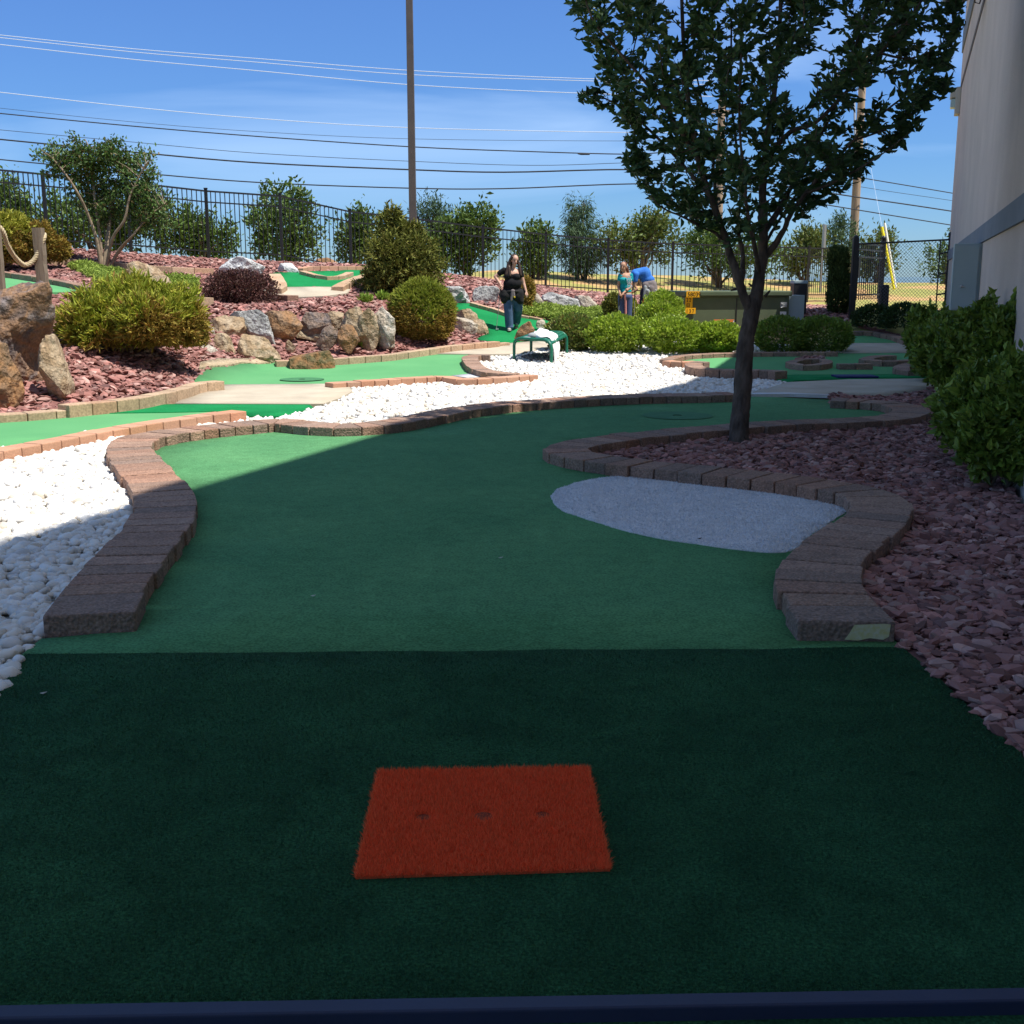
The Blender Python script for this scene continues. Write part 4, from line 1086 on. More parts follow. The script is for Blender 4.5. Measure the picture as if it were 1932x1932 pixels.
# square bronze lamp pole
a = P(780.5, 500, 31.5)
t = empty('lamp_pole', (a.x, a.y, Hs(a.x, a.y)), 'tall square bronze lamp pole rising behind the olive conifer', 'lamp post')
mb = MB(); z0 = Hs(a.x, a.y) - .2
mb.add([(a.x + i * w, a.y + j * w, z) for z, w in ((z0, .098), (12.5, .080)) for i, j in ((-1, -1), (1, -1), (1, 1), (-1, 1))], [(0, 1, 5, 4), (1, 2, 6, 5), (2, 3, 7, 6), (3, 0, 4, 7), (4, 5, 6, 7)])
mb.build('shaft', M['bronze'], t)
mb = MB(); mb.box((a.x, a.y - .4, 12.6), (.4, .7, .18)); mb.box((a.x, a.y, 12.55), (.12, .4, .1)); mb.build('lamp_head', M['bronze'], t, bevel=.02)

# ------------------------------------------------------------------ transformer
tl = P(1292, 549, 27.4); tr_ = P(1493, 546, 27.9)
bz = Hs(tl.x, tl.y) - .05
t = empty('transformer', ((tl.x + tr_.x) / 2, (tl.y + tr_.y) / 2, bz), 'big olive green transformer cabinet with yellow number stickers behind the hedge', 'transformer')
dv = Vector((tr_.x - tl.x, tr_.y - tl.y, 0)); Lt = dv.length; ang = math.atan2(dv.y, dv.x); Mt = Matrix.Rotation(ang, 3, 'Z')
ct = Vector((tl.x, tl.y, 0)) + dv / 2; nb_ = Mt @ Vector((0, 1, 0)); ztop = tl.z
def tp_(u, dep, z): return Vector((tl.x, tl.y, 0)) + dv.normalized() * u + nb_ * dep + Vector((0, 0, z))
mb = MB(); mb.box(tp_(Lt / 2, .65, (bz + ztop - .13) / 2), (Lt - .05, 1.25, ztop - .13 - bz), M=Mt); mb.build('body', M['trans'], t, bevel=.02)
mb = MB(); mb.box(tp_(Lt / 2, .62, ztop - .065), (Lt + .02, 1.36, .13), M=Mt); mb.build('lid', M['trans'], t, bevel=.03)
mb = MB(); mb.box(tp_(Lt * .49, .018, (bz + ztop - .16) / 2), (.02, .02, ztop - .2 - bz), M=Mt); mb.build('door_seam', M['black_metal'], t)
mb = MB(); mb.box(tp_(Lt + .22, .35, bz + .45), (.42, .4, .75), M=Mt); mb.build('side_box', M['cabinet'], t, bevel=.01)
mb = MB(); mb.box(tp_(Lt * .93, -.012, ztop - .33), (.16, .05, .12), M=Mt); mb.tube([tp_(Lt * .9, -.05, ztop - .3), tp_(Lt * .95, -.06, ztop - .36), tp_(Lt * .9, -.05, ztop - .4)], .012); mb.build('latch', M['galv'], t)
Mf = Matrix.Rotation(ang, 4, 'Z') @ Matrix.Rotation(math.pi / 2, 4, 'X')
def text(s, size, loc, mat, parent, rot=Mf, extr=.002, name='lettering', sx=1.0):
    cu = bpy.data.curves.new(name, 'FONT'); cu.body = s; cu.size = size; cu.extrude = extr; cu.align_x = 'LEFT'; cu.offset = size * .012
    ob = bpy.data.objects.new(name, cu); COL.objects.link(ob)
    bpy.context.view_layer.update()
    me = bpy.data.meshes.new_from_object(ob.evaluated_get(bpy.context.evaluated_depsgraph_get()))
    bpy.data.objects.remove(ob); bpy.data.curves.remove(cu)
    me.transform(Matrix.Translation(loc) @ rot @ Matrix.Diagonal((sx, 1, 1, 1)))
    me.name = name
    return link(name, me, mat, parent)
pxm = Lt / 201.0     # metres per pixel on the front
def sticker(u0, z_top, w_, h_, mat, txt=None, tsize=0, sx=1.0, nm='sticker', dep=-.006):
    mb = MB(); mb.box(tp_(u0 + w_ / 2, dep, z_top - h_ / 2), (w_, .006, h_), M=Mt); o = mb.build(nm, mat, t)
    if txt:
        l = text(txt, tsize, tp_(u0 + .025, dep - .004, z_top - h_ + .022), M['ink'], None, sx=sx)
        l.parent = o
    return o
sticker(.02, ztop - .005, 25 * pxm, 10.5 * pxm, M['sticker_y'], '58039', .135, 1.0, dep=-.068)
sticker(.02, ztop - .145, 13.5 * pxm, 9.5 * pxm, M['sticker_y'], '2 2', .125, .72)
sticker(.02, ztop - .27, 13.5 * pxm, 9.5 * pxm, M['sticker_y'], '03', .125, .72)
sticker(.02, ztop - .395, 19.5 * pxm, 10.5 * pxm, M['sticker_y'], '1 3 7', .125, .78)
for u in (55 * pxm, 160 * pxm):
    w = sticker(u, ztop - 50 * pxm, 39 * pxm, .42, M['sticker_w'], nm='warning_sticker')
    mb = MB(); mb.box(tp_(u + 9.5 * pxm, -.013, ztop - 53.5 * pxm), (15 * pxm, .006, 3.2 * pxm), M=Mt); mb.box(tp_(u + 29.5 * pxm, -.013, ztop - 53.5 * pxm), (15 * pxm, .006, 3.2 * pxm), M=Mt)
    mb.box(tp_(u + 19.5 * pxm, -.013, ztop - 50.6 * pxm), (39 * pxm, .004, 1.2 * pxm), M=Mt)
    s = mb.build('orange_bar', M['sticker_o'], None); s.parent = w
mb = MB(); mb.box(tp_(Lt * .93, -.012, ztop - .55), (.16, .01, .11), M=Mt); mb.build('white_label', M['sticker_w'], t)
# second small dark unit right of the transformer
c = P(1497 + 8, 585, 29.4)
t = empty('utility_box', (c.x, c.y, Hs(c.x, c.y)), 'small dark utility box with a pale lid right of the transformer', 'utility box')
mb = MB(); mb.box((c.x, c.y, Hs(c.x, c.y) + .38), (.34, .4, .76)); mb.build('body', M['black_metal'], t, bevel=.02)
mb = MB(); mb.box((c.x, c.y, Hs(c.x, c.y) + .79), (.36, .42, .08)); mb.build('lid', M['cabinet'], t, bevel=.02)

# ------------------------------------------------------------------ rocks
def rock(x0, y0, x1, y1, d, mat, label, seed, name='boulder', deep=.8, tiltr=0.0, planes=15, jag=.3, sub=4, sink=.12, group=None, ztilt=None, shape=None):
    rr = random.Random(seed)
    c = P((x0 + x1) / 2, (y0 + y1) / 2, d); wx = (x1 - x0) / F * d / 2; wz = (y1 - y0) / F * d / 2
    V, Fc = ico(sub)
    pl = []
    for k in range(planes):
        n = Vector((rr.gauss(0, 1), rr.gauss(0, 1), rr.gauss(0, .8))).normalized(); pl.append((n, rr.uniform(.50, .86)))
    out = []
    off = Vector((rr.uniform(0, 90), rr.uniform(0, 90), rr.uniform(0, 90)))
    for v in V:
        v = Vector(v); v = v * (1 / max(abs(v.x), abs(v.y), abs(v.z))) ** .55
        for n, h in pl:
            dd = v.dot(n)
            if dd > h: v = v - n * (dd - h) * .93
        q_ = v * 1.25 + off
        f = 1 + jag * .35 * noise.noise(q_) + jag * .28 * noise.noise(q_ * 2.7) + jag * .2 * (abs(noise.noise(q_ * 4.5))) + jag * .07 * noise.noise(q_ * 11)
        out.append(v * f)
    A = np.array([v[:] for v in out])
    if shape: A = shape(A)
    if tiltr:
        ca_, sa_ = math.cos(tiltr), math.sin(tiltr)
        A[:, 0] *= 1.0; sx_ = wx; sz_ = wz
        L = max(wx, wz)
        B = A * np.array([wx * 1.08, wx * deep, wz * .75]); B = np.stack([B[:, 0] * ca_ + B[:, 2] * sa_, B[:, 1], -B[:, 0] * sa_ + B[:, 2] * ca_], 1)
    else: B = A * np.array([wx, max(wx, wz) * deep, wz])
    mn = B.min(0); mxx = B.max(0)
    B[:, 0] = (B[:, 0] - mn[0]) / (mxx[0] - mn[0]) * 2 * wx - wx
    B[:, 2] = (B[:, 2] - mn[2]) / (mxx[2] - mn[2]) * (2 * wz + sink) - wz - sink
    cen = c + Vector((0, 0, 0))
    t_ = np.array(cen)
    me = mesh_np(name, B + 0, Fc, True)
    # facets: sharp where the angle is big
    o = link(name, me, M[mat]); o.location = cen
    me.set_sharp_from_angle(angle=R(24))
    return tag(o, label, 'boulder', group)

def overhang(A):
    A = A.copy(); z = A[:, 2]; x = A[:, 0]
    # upper part juts to the right over a hollow
    f = np.clip((z + .15) / .9, 0, 1); 
    A[:, 0] = np.where(x > 0, x * (.72 + .42 * f - .34 * np.exp(-((z + .28) / .3) ** 2)), x)
    A[:, 1] = np.where(x > .1, A[:, 1] + .45 * np.exp(-((z + .3) / .35) ** 2) * x, A[:, 1])
    return A
rock(-75, 531, 117, 752, 15.6, 'r_big', 'huge rust and grey boulder at the left edge with a dark hollow on its right', 5, deep=.7, planes=14, sub=6, jag=.36, shape=overhang)
rock(80, 630, 129, 748, 15.1, 'r_tan', 'upright tan boulder leaning on the right of the huge rust boulder', 12, deep=.8, planes=6, sub=4)
rock(-60, 636, 38, 772, 14.5, 'r_rust', 'pointed brown boulder cut by the left edge in front of the huge one', 23, deep=.8, planes=6, sub=4)
rock(128, 680, 185, 722, 17.6, 'r_grey', 'low grey rock half hidden under the left arborvitae', 31, deep=.8)
WL = [
    (380, 595, 462, 650, 22.0, 'r_tan', 'tan overhanging boulder in the stone wall with deep shade beneath', 41, 0, .8),
    (428, 584, 519, 649, 22.3, 'r_grey', 'blue-grey slab with a white corner leaning right in the stone wall', 42, R(28), .5),
    (500, 586, 573, 643, 22.7, 'r_rust', 'brown and rust boulder in the middle of the stone wall', 43, 0, .7),
    (566, 588, 629, 626, 23.0, 'r_dark', 'purple-grey flat boulder in the stone wall top row', 44, 0, .7),
    (618, 587, 649, 614, 23.2, 'r_tan', 'small orange-brown boulder on the wall between purple and tan ones', 45, 0, .8),
    (640, 578, 702, 636, 23.0, 'r_tan', 'chunky tan boulder with a shaded underside on the right of the stone wall', 46, R(15), .7),
    (667, 584, 699, 611, 23.3, 'r_rust', 'small rust-brown wedge resting above the chunky tan boulder', 47, R(35), .6),
    (678, 581, 721, 659, 23.1, 'r_tan', 'tall tan column-like boulder beside the pale one in the wall', 48, 0, .7),
    (701, 577, 748, 651, 23.2, 'r_greytan', 'pale grey-tan squarish boulder at the right end of the stone wall', 49, 0, .8),
    (595, 613, 640, 651, 22.6, 'r_dark', 'dark slate wedge standing low in front of the stone wall', 50, R(-30), .5),
    (637, 612, 677, 656, 22.6, 'r_rust', 'orange-brown block low in the wall next to the slate wedge', 51, 0, .7),
    (386, 628, 448, 692, 21.0, 'r_tan', 'rounded tan boulder set in mortar at the left foot of the stone wall', 52, 0, .8),
    (432, 630, 526, 688, 21.2, 'r_tan', 'wide tan and orange boulder set in mortar at the foot of the stone wall', 53, 0, .8),
    (364, 650, 414, 698, 20.6, 'r_greytan', 'tan mortared stone half behind the left arborvitae', 54, 0, .8),
    (372, 608, 408, 647, 21.6, 'r_greytan', 'small grey-brown slab poking out right of the left arborvitae', 55, R(25), .6),
    (537, 641, 559, 659, 22.2, 'r_tan', 'small flat tan stone lying in the red chips below the stone wall', 56, 0, .8),
    (560, 616, 632, 645, 23.1, 'mortar', 'sandy mortar ledge under the purple-grey boulder', 57, 0, .6),
    (543, 661, 633, 703, 20.9, 'r_moss', 'lone dark mossy boulder standing on the middle green', 59, 0, .8),
    (855, 582, 903, 612, 26.0, 'r_tan', 'tan capping boulder with a dark hollow left of the steep dark green', 60, 0, .8),
    (852, 598, 905, 645, 25.6, 'r_greytan', 'grey-brown slanted boulder under the tan capping boulder', 61, R(30), .6),
    (884, 602, 922, 640, 25.6, 'r_tan', 'rust and white boulder corner beside the walking woman', 62, R(25), .7),
    (970, 606, 1011, 638, 25.2, 'r_rust', 'rust-brown pointed boulder on the green behind the bench', 63, R(-20), .7),
    (1011, 603, 1034, 622, 26.6, 'r_greytan', 'small grey-brown boulder between rust boulder and hedge', 64, 0, .8),
    (824, 540, 889, 573, 28.4, 'r_grey', 'craggy grey boulder with a dark hollow right of the globe shrub', 65, 0, .7),
    (891, 539, 943, 573, 29.0, 'r_grey', 'flat grey-green boulder directly behind the walking woman', 66, 0, .6),
    (1017, 551, 1096, 587, 30.2, 'r_grey', 'long layered grey slab on the slope left of the girl', 67, R(8), .5),
    (1080, 557, 1142, 588, 31.0, 'r_greytan', 'long tan slab next to the layered grey slab', 68, R(4), .5),
    (1001, 553, 1030, 583, 29.2, 'r_greytan', 'brown slanted stone between the small bronze shrub and the long grey slab', 69, R(38), .6),
    (1009, 584, 1021, 592, 28.6, 'r_grey', 'tiny grey stone on the creeping juniper', 70, 0, .8),
    (411, 484, 497, 518, 27.5, 'r_white', 'pale grey flat-topped boulder above the purple shrub', 71, 0, .7),
    (523, 496, 565, 518, 28.8, 'r_white', 'smaller pale grey boulder at the corner of the hilltop green', 72, 0, .7),
    (597, 486, 647, 508, 34.5, 'r_rust', 'brown boulder just beyond the iron fence', 73, 0, .7),
    (233, 493, 322, 548, 24.6, 'r_tan', 'tan-yellow boulder leaning on the slope behind the left arborvitae', 79, 0, .7),
]
for x0, y0, x1, y1, d, mt, lb, sd, tl_, dp in WL:
    rock(x0, y0, x1, y1, d, mt, lb, sd, tiltr=tl_, deep=dp, sub=5 if (x1 - x0) > 45 else 4, jag=.26)

# ------------------------------------------------------------------ foliage
def unit(a): return a / (np.linalg.norm(a, axis=1)[:, None] + 1e-9)

def leaves(pos, axis, L, W, pointed=False, fold=.25, droop=0.0):
    """one small folded face pair (or three faces when pointed) per leaf"""
    n = len(pos)
    axis = unit(axis)
    rnd = RNG.normal(size=(n, 3)); side = unit(np.cross(axis, rnd)); nor = np.cross(side, axis)
    L = np.broadcast_to(L, n)[:, None]; W = np.broadcast_to(W, n)[:, None]
    if not pointed:
        b = pos; t = pos + axis * L - nor * L * droop
        m = pos + axis * L * .5
        l = m + side * W * .5 + nor * W * fold; r = m - side * W * .5 + nor * W * fold
        V = np.stack([b, l, t, r], 1).reshape(-1, 3)
        i = np.arange(n)[:, None] * 4
        Fa = np.concatenate([i + np.array([[0, 2, 1]]), i + np.array([[0, 3, 2]])], 0)
        return V, [Fa]
    b = pos; t = pos + axis * L - nor * L * (droop + .12)
    m1 = pos + axis * L * .33; m2 = pos + axis * L * .66 - nor * L * .04
    l1 = m1 + side * W * .5 + nor * W * fold; r1 = m1 - side * W * .5 + nor * W * fold
    l2 = m2 + side * W * .36 + nor * W * fold * .7; r2 = m2 - side * W * .36 + nor * W * fold * .7
    V = np.stack([b, l1, r1, l2, r2, t, m1, m2], 1).reshape(-1, 3)
    i = np.arange(n)[:, None] * 8
    T = np.concatenate([i + np.array([[0, 6, 1]]), i + np.array([[0, 2, 6]]), i + np.array([[3, 7, 5]]), i + np.array([[7, 4, 5]])], 0)
    Q = np.concatenate([i + np.array([[1, 6, 7, 3]]), i + np.array([[6, 2, 4, 7]])], 0)
    return V, [T, Q]

def lumps(dirs, seed, amp, freq=2.2):
    o = Vector((seed * 1.7, seed * .9, 3.1))
    return np.array([1 + amp * noise.noise(Vector(d) * freq + o) * 1.6 for d in dirs])

def blob_pts(c, r, n, seed, amp=.16, shell=(.72, 1.0), zmin=-.95, freq=2.2):
    d = unit(RNG.normal(size=(n, 3)))
    d = d[d[:, 2] > zmin]
    f = lumps(d, seed, amp, freq)
    # a set of dents so that the outline opens and closes
    rad = RNG.uniform(shell[0] ** 2, shell[1] ** 2, len(d)) ** .5
    p = d * (rad * f)[:, None] * np.array(r)[None]
    return p + np.array(c)[None], d

def twig_set(mb, base, tips, r0, r1, wob=.1, n=5):
    for tpt in tips:
        b = Vector(base); e = Vector(tpt); pts = []
        for k in range(n + 1):
            u = k / n; p = b.lerp(e, u); p += Vector((random.gauss(0, wob), random.gauss(0, wob), random.gauss(0, wob * .5))) * math.sin(u * math.pi); 
            p.z += (e - b).length * .12 * math.sin(u * math.pi)
            pts.append(p)
        mb.tube(pts, [r0 + (r1 - r0) * k / n for k in range(n + 1)], 5)

def shrub(blobs, n, L, W, mat, label, name='shrub', cat='shrub', seed=1, up=.35, amp=.16, shell=(.7, 1.0), group=None, stems=6, bark='bark_mid', core=None, pointed=False, ground=None, zmin=-.95, rnd=.55, spray=0, mats2=None, freq=2.2, zclip=True):
    """blobs: [(cx,cy,cz,rx,ry,rz,weight)]"""
    c0 = blobs[0]
    gz = Hs(c0[0], c0[1]) if ground is None else ground
    t = empty(name, (c0[0], c0[1], gz), label, cat, group)
    Ws = np.array([b[3] * b[5] + b[3] * b[4] for b in blobs]); Ws = Ws / Ws.sum()
    Ps = []; Ds = []
    for i, b in enumerate(blobs):
        p, d = blob_pts(b[:3], b[3:6], int(n * Ws[i]), seed + i * 13, amp, shell, zmin, freq)
        Ps.append(p); Ds.append(d)
    p = np.concatenate(Ps); d = np.concatenate(Ds)
    if zclip:
        k = p[:, 2] > gz + .02; p = p[k]; d = d[k]
    ax = d + np.array([0, 0, up]) + RNG.normal(size=d.shape) * rnd
    if spray:
        # each point becomes a little fan of narrow leaves
        p = np.repeat(p, spray, 0); ax = np.repeat(ax, spray, 0) + RNG.normal(size=(len(p), 3)) * .55
        p = p + unit(ax) * L * RNG.uniform(-.3, .5, (len(p), 1))
    Ln = L * np.exp(RNG.normal(0, .25, len(p)))
    V, Fa = leaves(p - unit(ax) * Ln[:, None] * .4, ax, Ln, Ln * (W / L), pointed=pointed)
    me = mesh_np('foliage', V, Fa, False)
    o = link('foliage', me, M[mat], t)
    if mats2:
        me.materials.append(M[mats2]); zz = V[:, 2]; 
        nper = 8 if pointed else 4
        zc = p[:, 2]; zr = (zc - zc.min()) / (zc.max() - zc.min() + 1e-9)
        nn = np.array([noise.noise(Vector(q_) * 1.6 + Vector((seed, 0, 0))) for q_ in p[::spray or 1]])
        nn = np.repeat(nn, spray or 1)[:len(p)]
        pick = (zr + nn * .7 + RNG.normal(0, .08, len(p))) < .42
        fidx = np.concatenate([np.arange(len(p)), np.arange(len(p))]) if not pointed else None
        if fidx is not None: me.polygons.foreach_set('material_index', pick[fidx].astype(np.int32)); me.update()
    if stems:
        mb = MB()
        for b in blobs[:4]:
            tips = [(b[0] + random.uniform(-.7, .7) * b[3], b[1] + random.uniform(-.7, .7) * b[4], b[2] + random.uniform(-.1, .65) * b[5]) for _ in range(max(2, stems // min(len(blobs), 3)))]
            twig_set(mb, (c0[0] + (b[0] - c0[0]) * .4, c0[1] + (b[1] - c0[1]) * .4, gz - .05), tips, .028 if b[5] > .5 else .015, .006, .05)
        mb.build('stems', M[bark], t)
    return t

def px_blob(x0, y0, x1, y1, d, dep=.9):
    c = P((x0 + x1) / 2, (y0 + y1) / 2, d); rx = (x1 - x0) / F * d / 2; rz = (y1 - y0) / F * d / 2
    return (c.x, c.y, c.z, rx, rx * dep, rz)

# left yellow-green arborvitae (multi-lobed, bare stems below)
shrub([px_blob(112, 550, 270, 702, 17.9), px_blob(170, 526, 335, 645, 18.2), px_blob(250, 540, 386, 668, 18.0), px_blob(220, 560, 335, 650, 17.5), px_blob(305, 590, 388, 704, 18.1), px_blob(150, 600, 350, 700, 18.6)], 15000, .125, .024, 'thuja', 'big rounded yellow-green arborvitae with bare stems left of the stone wall', seed=3,
      up=.45, amp=.24, shell=(.60, 1.03), stems=34, bark='bark_mid', zmin=-.75, rnd=.35, spray=5, mats2='thuja_gold', freq=3)
shrub([px_blob(735, 528, 862, 655, 24.0)], 8500, .085, .018, 'thuja2', 'globe-shaped green-yellow arborvitae right of the stone wall', seed=8, up=.5, amp=.10, shell=(.75, 1.0), stems=8, rnd=.35, spray=4, mats2='thuja_gold')
# olive conifer: stacked lobes narrowing upward
cb_ = []
for (x0, y0, x1, y1) in [(676, 505, 800, 560), (700, 470, 832, 560), (690, 440, 775, 540), (735, 440, 825, 520), (705, 410, 790, 490), (715, 392, 760, 450), (755, 418, 800, 470), (742, 388, 756, 430)]:
    cb_.append(px_blob(x0, y0, x1, y1, 27.2 + random.uniform(-.3, .3), .9))
shrub(cb_, 7500, .12, .03, 'cypress', 'shaggy olive conifer in front of the lamp pole', name='conifer', cat='conifer', seed=15, up=.35, amp=.34, shell=(.55, 1.05), stems=6, rnd=.5, spray=4, freq=3.2)
shrub([px_blob(382, 512, 470, 578, 25), px_blob(430, 515, 526, 580, 24.9), px_blob(400, 508, 500, 560, 25.2)], 9000, .055, .028, 'barberry', 'dark purple barberry shrub on the red slope', seed=22, up=.4, amp=.2, shell=(.5, 1.03), stems=6)
shrub([px_blob(-45, 398, 60, 492, 25.6), px_blob(-60, 420, 40, 500, 25.4)], 5000, .10, .03, 'golden', 'golden yellow shrub at the left edge behind the rope posts', seed=31, up=.4, amp=.22, rnd=.5, spray=3, stems=0, mats2='thuja_gold')
shrub([px_blob(40, 420, 104, 494, 25.8)], 3200, .10, .03, 'thuja_gold', 'bronze-brown shrub right behind the second rope post', seed=33, up=.4, amp=.22, rnd=.5, spray=3, stems=3)
shrub([px_blob(88, 448, 129, 492, 26.0)], 1500, .10, .03, 'thuja_gold', 'smaller bronze shrub at the right end of the golden group', seed=35, up=.4, amp=.2, rnd=.5, spray=3, stems=2)
shrub([px_blob(981, 524, 1009, 572, 28.4), px_blob(977, 548, 1004, 583, 28.3)], 2000, .08, .025, 'thuja_gold', 'small bronze shrub just right of the walking woman', seed=37, up=.4, amp=.2, rnd=.5, spray=3, stems=3)
shrub([px_blob(1139, 554, 1180, 606, 28.2)], 2200, .08, .025, 'cypress', 'olive-brown shrub left of the girl in teal', seed=39, up=.4, amp=.2, rnd=.5, spray=3, stems=3)
shrub([px_blob(1168, 560, 1200, 606, 28.6)], 1500, .08, .03, 'thuja', 'yellow-green shrub between the girl and the bending boy', seed=40, up=.4, amp=.2, rnd=.5, spray=3, stems=3)
shrub([px_blob(1212, 548, 1286, 612, 25.8), px_blob(1200, 568, 1280, 620, 25.5), px_blob(1268, 566, 1292, 610, 26)], 6500, .07, .04, 'leaf_hedge', 'taller light green shrub left of the transformer', seed=43, up=.5, amp=.14, stems=4)
# bright hedge: separate plants
shrub([px_blob(1026, 592, 1130, 664, 23.7, .8), px_blob(1050, 592, 1120, 650, 24.2, .8)], 7500, .068, .038, 'leaf_hedge_red', 'glossy reddish-green hedge plant nearest the green bench', name='hedge_plant', cat='hedge plant', seed=51, up=.5, amp=.12, shell=(.66, 1), stems=5, group='sunlit hedge behind the white pebbles', pointed=True)
shrub([px_blob(1102, 594, 1222, 667, 23.4, .8), px_blob(1130, 592, 1200, 650, 23.9, .8)], 7500, .068, .040, 'leaf_hedge', 'bright hedge plant in front of the girl in teal', name='hedge_plant', cat='hedge plant', seed=53, up=.5, amp=.13, shell=(.66, 1), stems=5, group='sunlit hedge behind the white pebbles', pointed=True)
shrub([px_blob(1205, 598, 1330, 668, 23.2, .8), px_blob(1215, 592, 1285, 650, 23.8, .8)], 7500, .068, .040, 'leaf_hedge', 'bright hedge plant below the yellow transformer stickers', name='hedge_plant', cat='hedge plant', seed=55, up=.5, amp=.13, shell=(.66, 1), stems=5, group='sunlit hedge behind the white pebbles', pointed=True)
shrub([px_blob(1308, 606, 1404, 668, 23.2, .8)], 6000, .068, .040, 'leaf_hedge', 'bright hedge plant touching the left of the shade tree trunk', name='hedge_plant', cat='hedge plant', seed=57, up=.5, amp=.13, shell=(.66, 1), stems=5, group='sunlit hedge behind the white pebbles', pointed=True)
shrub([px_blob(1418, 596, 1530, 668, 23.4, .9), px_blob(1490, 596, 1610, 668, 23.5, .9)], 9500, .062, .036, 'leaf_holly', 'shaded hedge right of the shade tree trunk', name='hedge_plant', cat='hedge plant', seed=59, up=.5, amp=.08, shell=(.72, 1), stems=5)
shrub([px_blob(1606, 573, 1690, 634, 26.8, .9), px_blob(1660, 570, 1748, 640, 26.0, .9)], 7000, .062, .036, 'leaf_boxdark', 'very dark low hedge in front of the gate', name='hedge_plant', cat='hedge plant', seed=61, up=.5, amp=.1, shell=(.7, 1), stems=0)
# right-hand bushes along the wall
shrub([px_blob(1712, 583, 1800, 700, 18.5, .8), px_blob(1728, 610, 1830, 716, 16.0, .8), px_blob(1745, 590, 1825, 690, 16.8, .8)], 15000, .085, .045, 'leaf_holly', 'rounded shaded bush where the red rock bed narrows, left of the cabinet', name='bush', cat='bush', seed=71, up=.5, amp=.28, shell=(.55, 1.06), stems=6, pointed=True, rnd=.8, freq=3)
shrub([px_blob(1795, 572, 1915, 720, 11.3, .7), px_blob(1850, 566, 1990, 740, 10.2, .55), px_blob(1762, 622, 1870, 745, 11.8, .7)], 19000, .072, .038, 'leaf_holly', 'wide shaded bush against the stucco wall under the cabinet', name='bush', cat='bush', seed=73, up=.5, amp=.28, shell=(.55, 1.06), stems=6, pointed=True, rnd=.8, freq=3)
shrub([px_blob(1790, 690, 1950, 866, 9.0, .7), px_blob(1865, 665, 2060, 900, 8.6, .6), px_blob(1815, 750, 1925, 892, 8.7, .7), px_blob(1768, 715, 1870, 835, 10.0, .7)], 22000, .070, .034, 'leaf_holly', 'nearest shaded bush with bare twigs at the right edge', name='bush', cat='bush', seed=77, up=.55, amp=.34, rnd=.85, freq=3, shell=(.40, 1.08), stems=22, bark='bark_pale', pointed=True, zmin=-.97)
# columnar juniper by the gate
cj = [px_blob(1562, 468, 1602, 520, 28.8, 1), px_blob(1562, 500, 1604, 560, 28.8, 1), px_blob(1560, 530, 1604, 600, 28.8, 1), px_blob(1563, 466, 1585, 500, 28.8, 1)]
shrub(cj, 3600, .10, .03, 'column', 'narrow upright dark juniper left of the gate post', name='juniper', cat='juniper', seed=81, up=1.4, amp=.10, shell=(.7, 1), spray=3, stems=3, rnd=.3)

# creeping ground cover: thin mats of short sprays over the slope
def groundcover(pts, n, h, mat, label, L=.09):
    w = np.array(GP(pts)); x0, y0 = w.min(0); x1, y1 = w.max(0)
    X = RNG.uniform(x0, x1, n * 3); Y = RNG.uniform(y0, y1, n * 3); k = pip(w, X, Y); X = X[k][:n]; Y = Y[k][:n]
    lum = np.array([.5 + .8 * noise.noise(Vector((a * 1.4, b * 1.4, 2))) for a, b in zip(X, Y)])
    Z = H(X, Y) + RNG.uniform(0, 1, len(X)) * h * np.clip(lum, .2, 1)
    p = np.stack([X, Y, Z], 1); ax = RNG.normal(size=p.shape) * np.array([1, 1, .3]) + np.array([0, 0, .35])
    V, Fa = leaves(p, ax, L, L * .35)
    o = link('ground_cover', mesh_np('ground_cover', V, Fa), M[mat])
    tag(o, label, 'ground cover', kind='stuff')
groundcover([(128, 505), (150, 503), (200, 512), (245, 520), (330, 525), (375, 531), (372, 545), (300, 545), (235, 545), (200, 540), (165, 522)], 16000, .22, 'juniper', 'creeping juniper patch behind the left arborvitae')
groundcover([(972, 591), (1010, 580), (1050, 586), (1100, 588), (1165, 590), (1210, 600), (1200, 612), (1060, 612), (1024, 602), (990, 597)], 16000, .25, 'juniper', 'creeping juniper patch between the green and the grey slab')
for i, (x, y, lb) in enumerate([(690, 655, 'small bright weed below the pale wall boulder'), (690, 571, 'small weed left of the olive conifer'), (722, 567, 'tuft of weeds between conifer and globe shrub')]):
    g = G(x, y); shrub([(g.x, g.y, g.z + .08, .16, .12, .12)], 260, .11, .03, 'weed', lb, name='weed', cat='weed', seed=90 + i, up=1.2, stems=0, shell=(.2, 1))

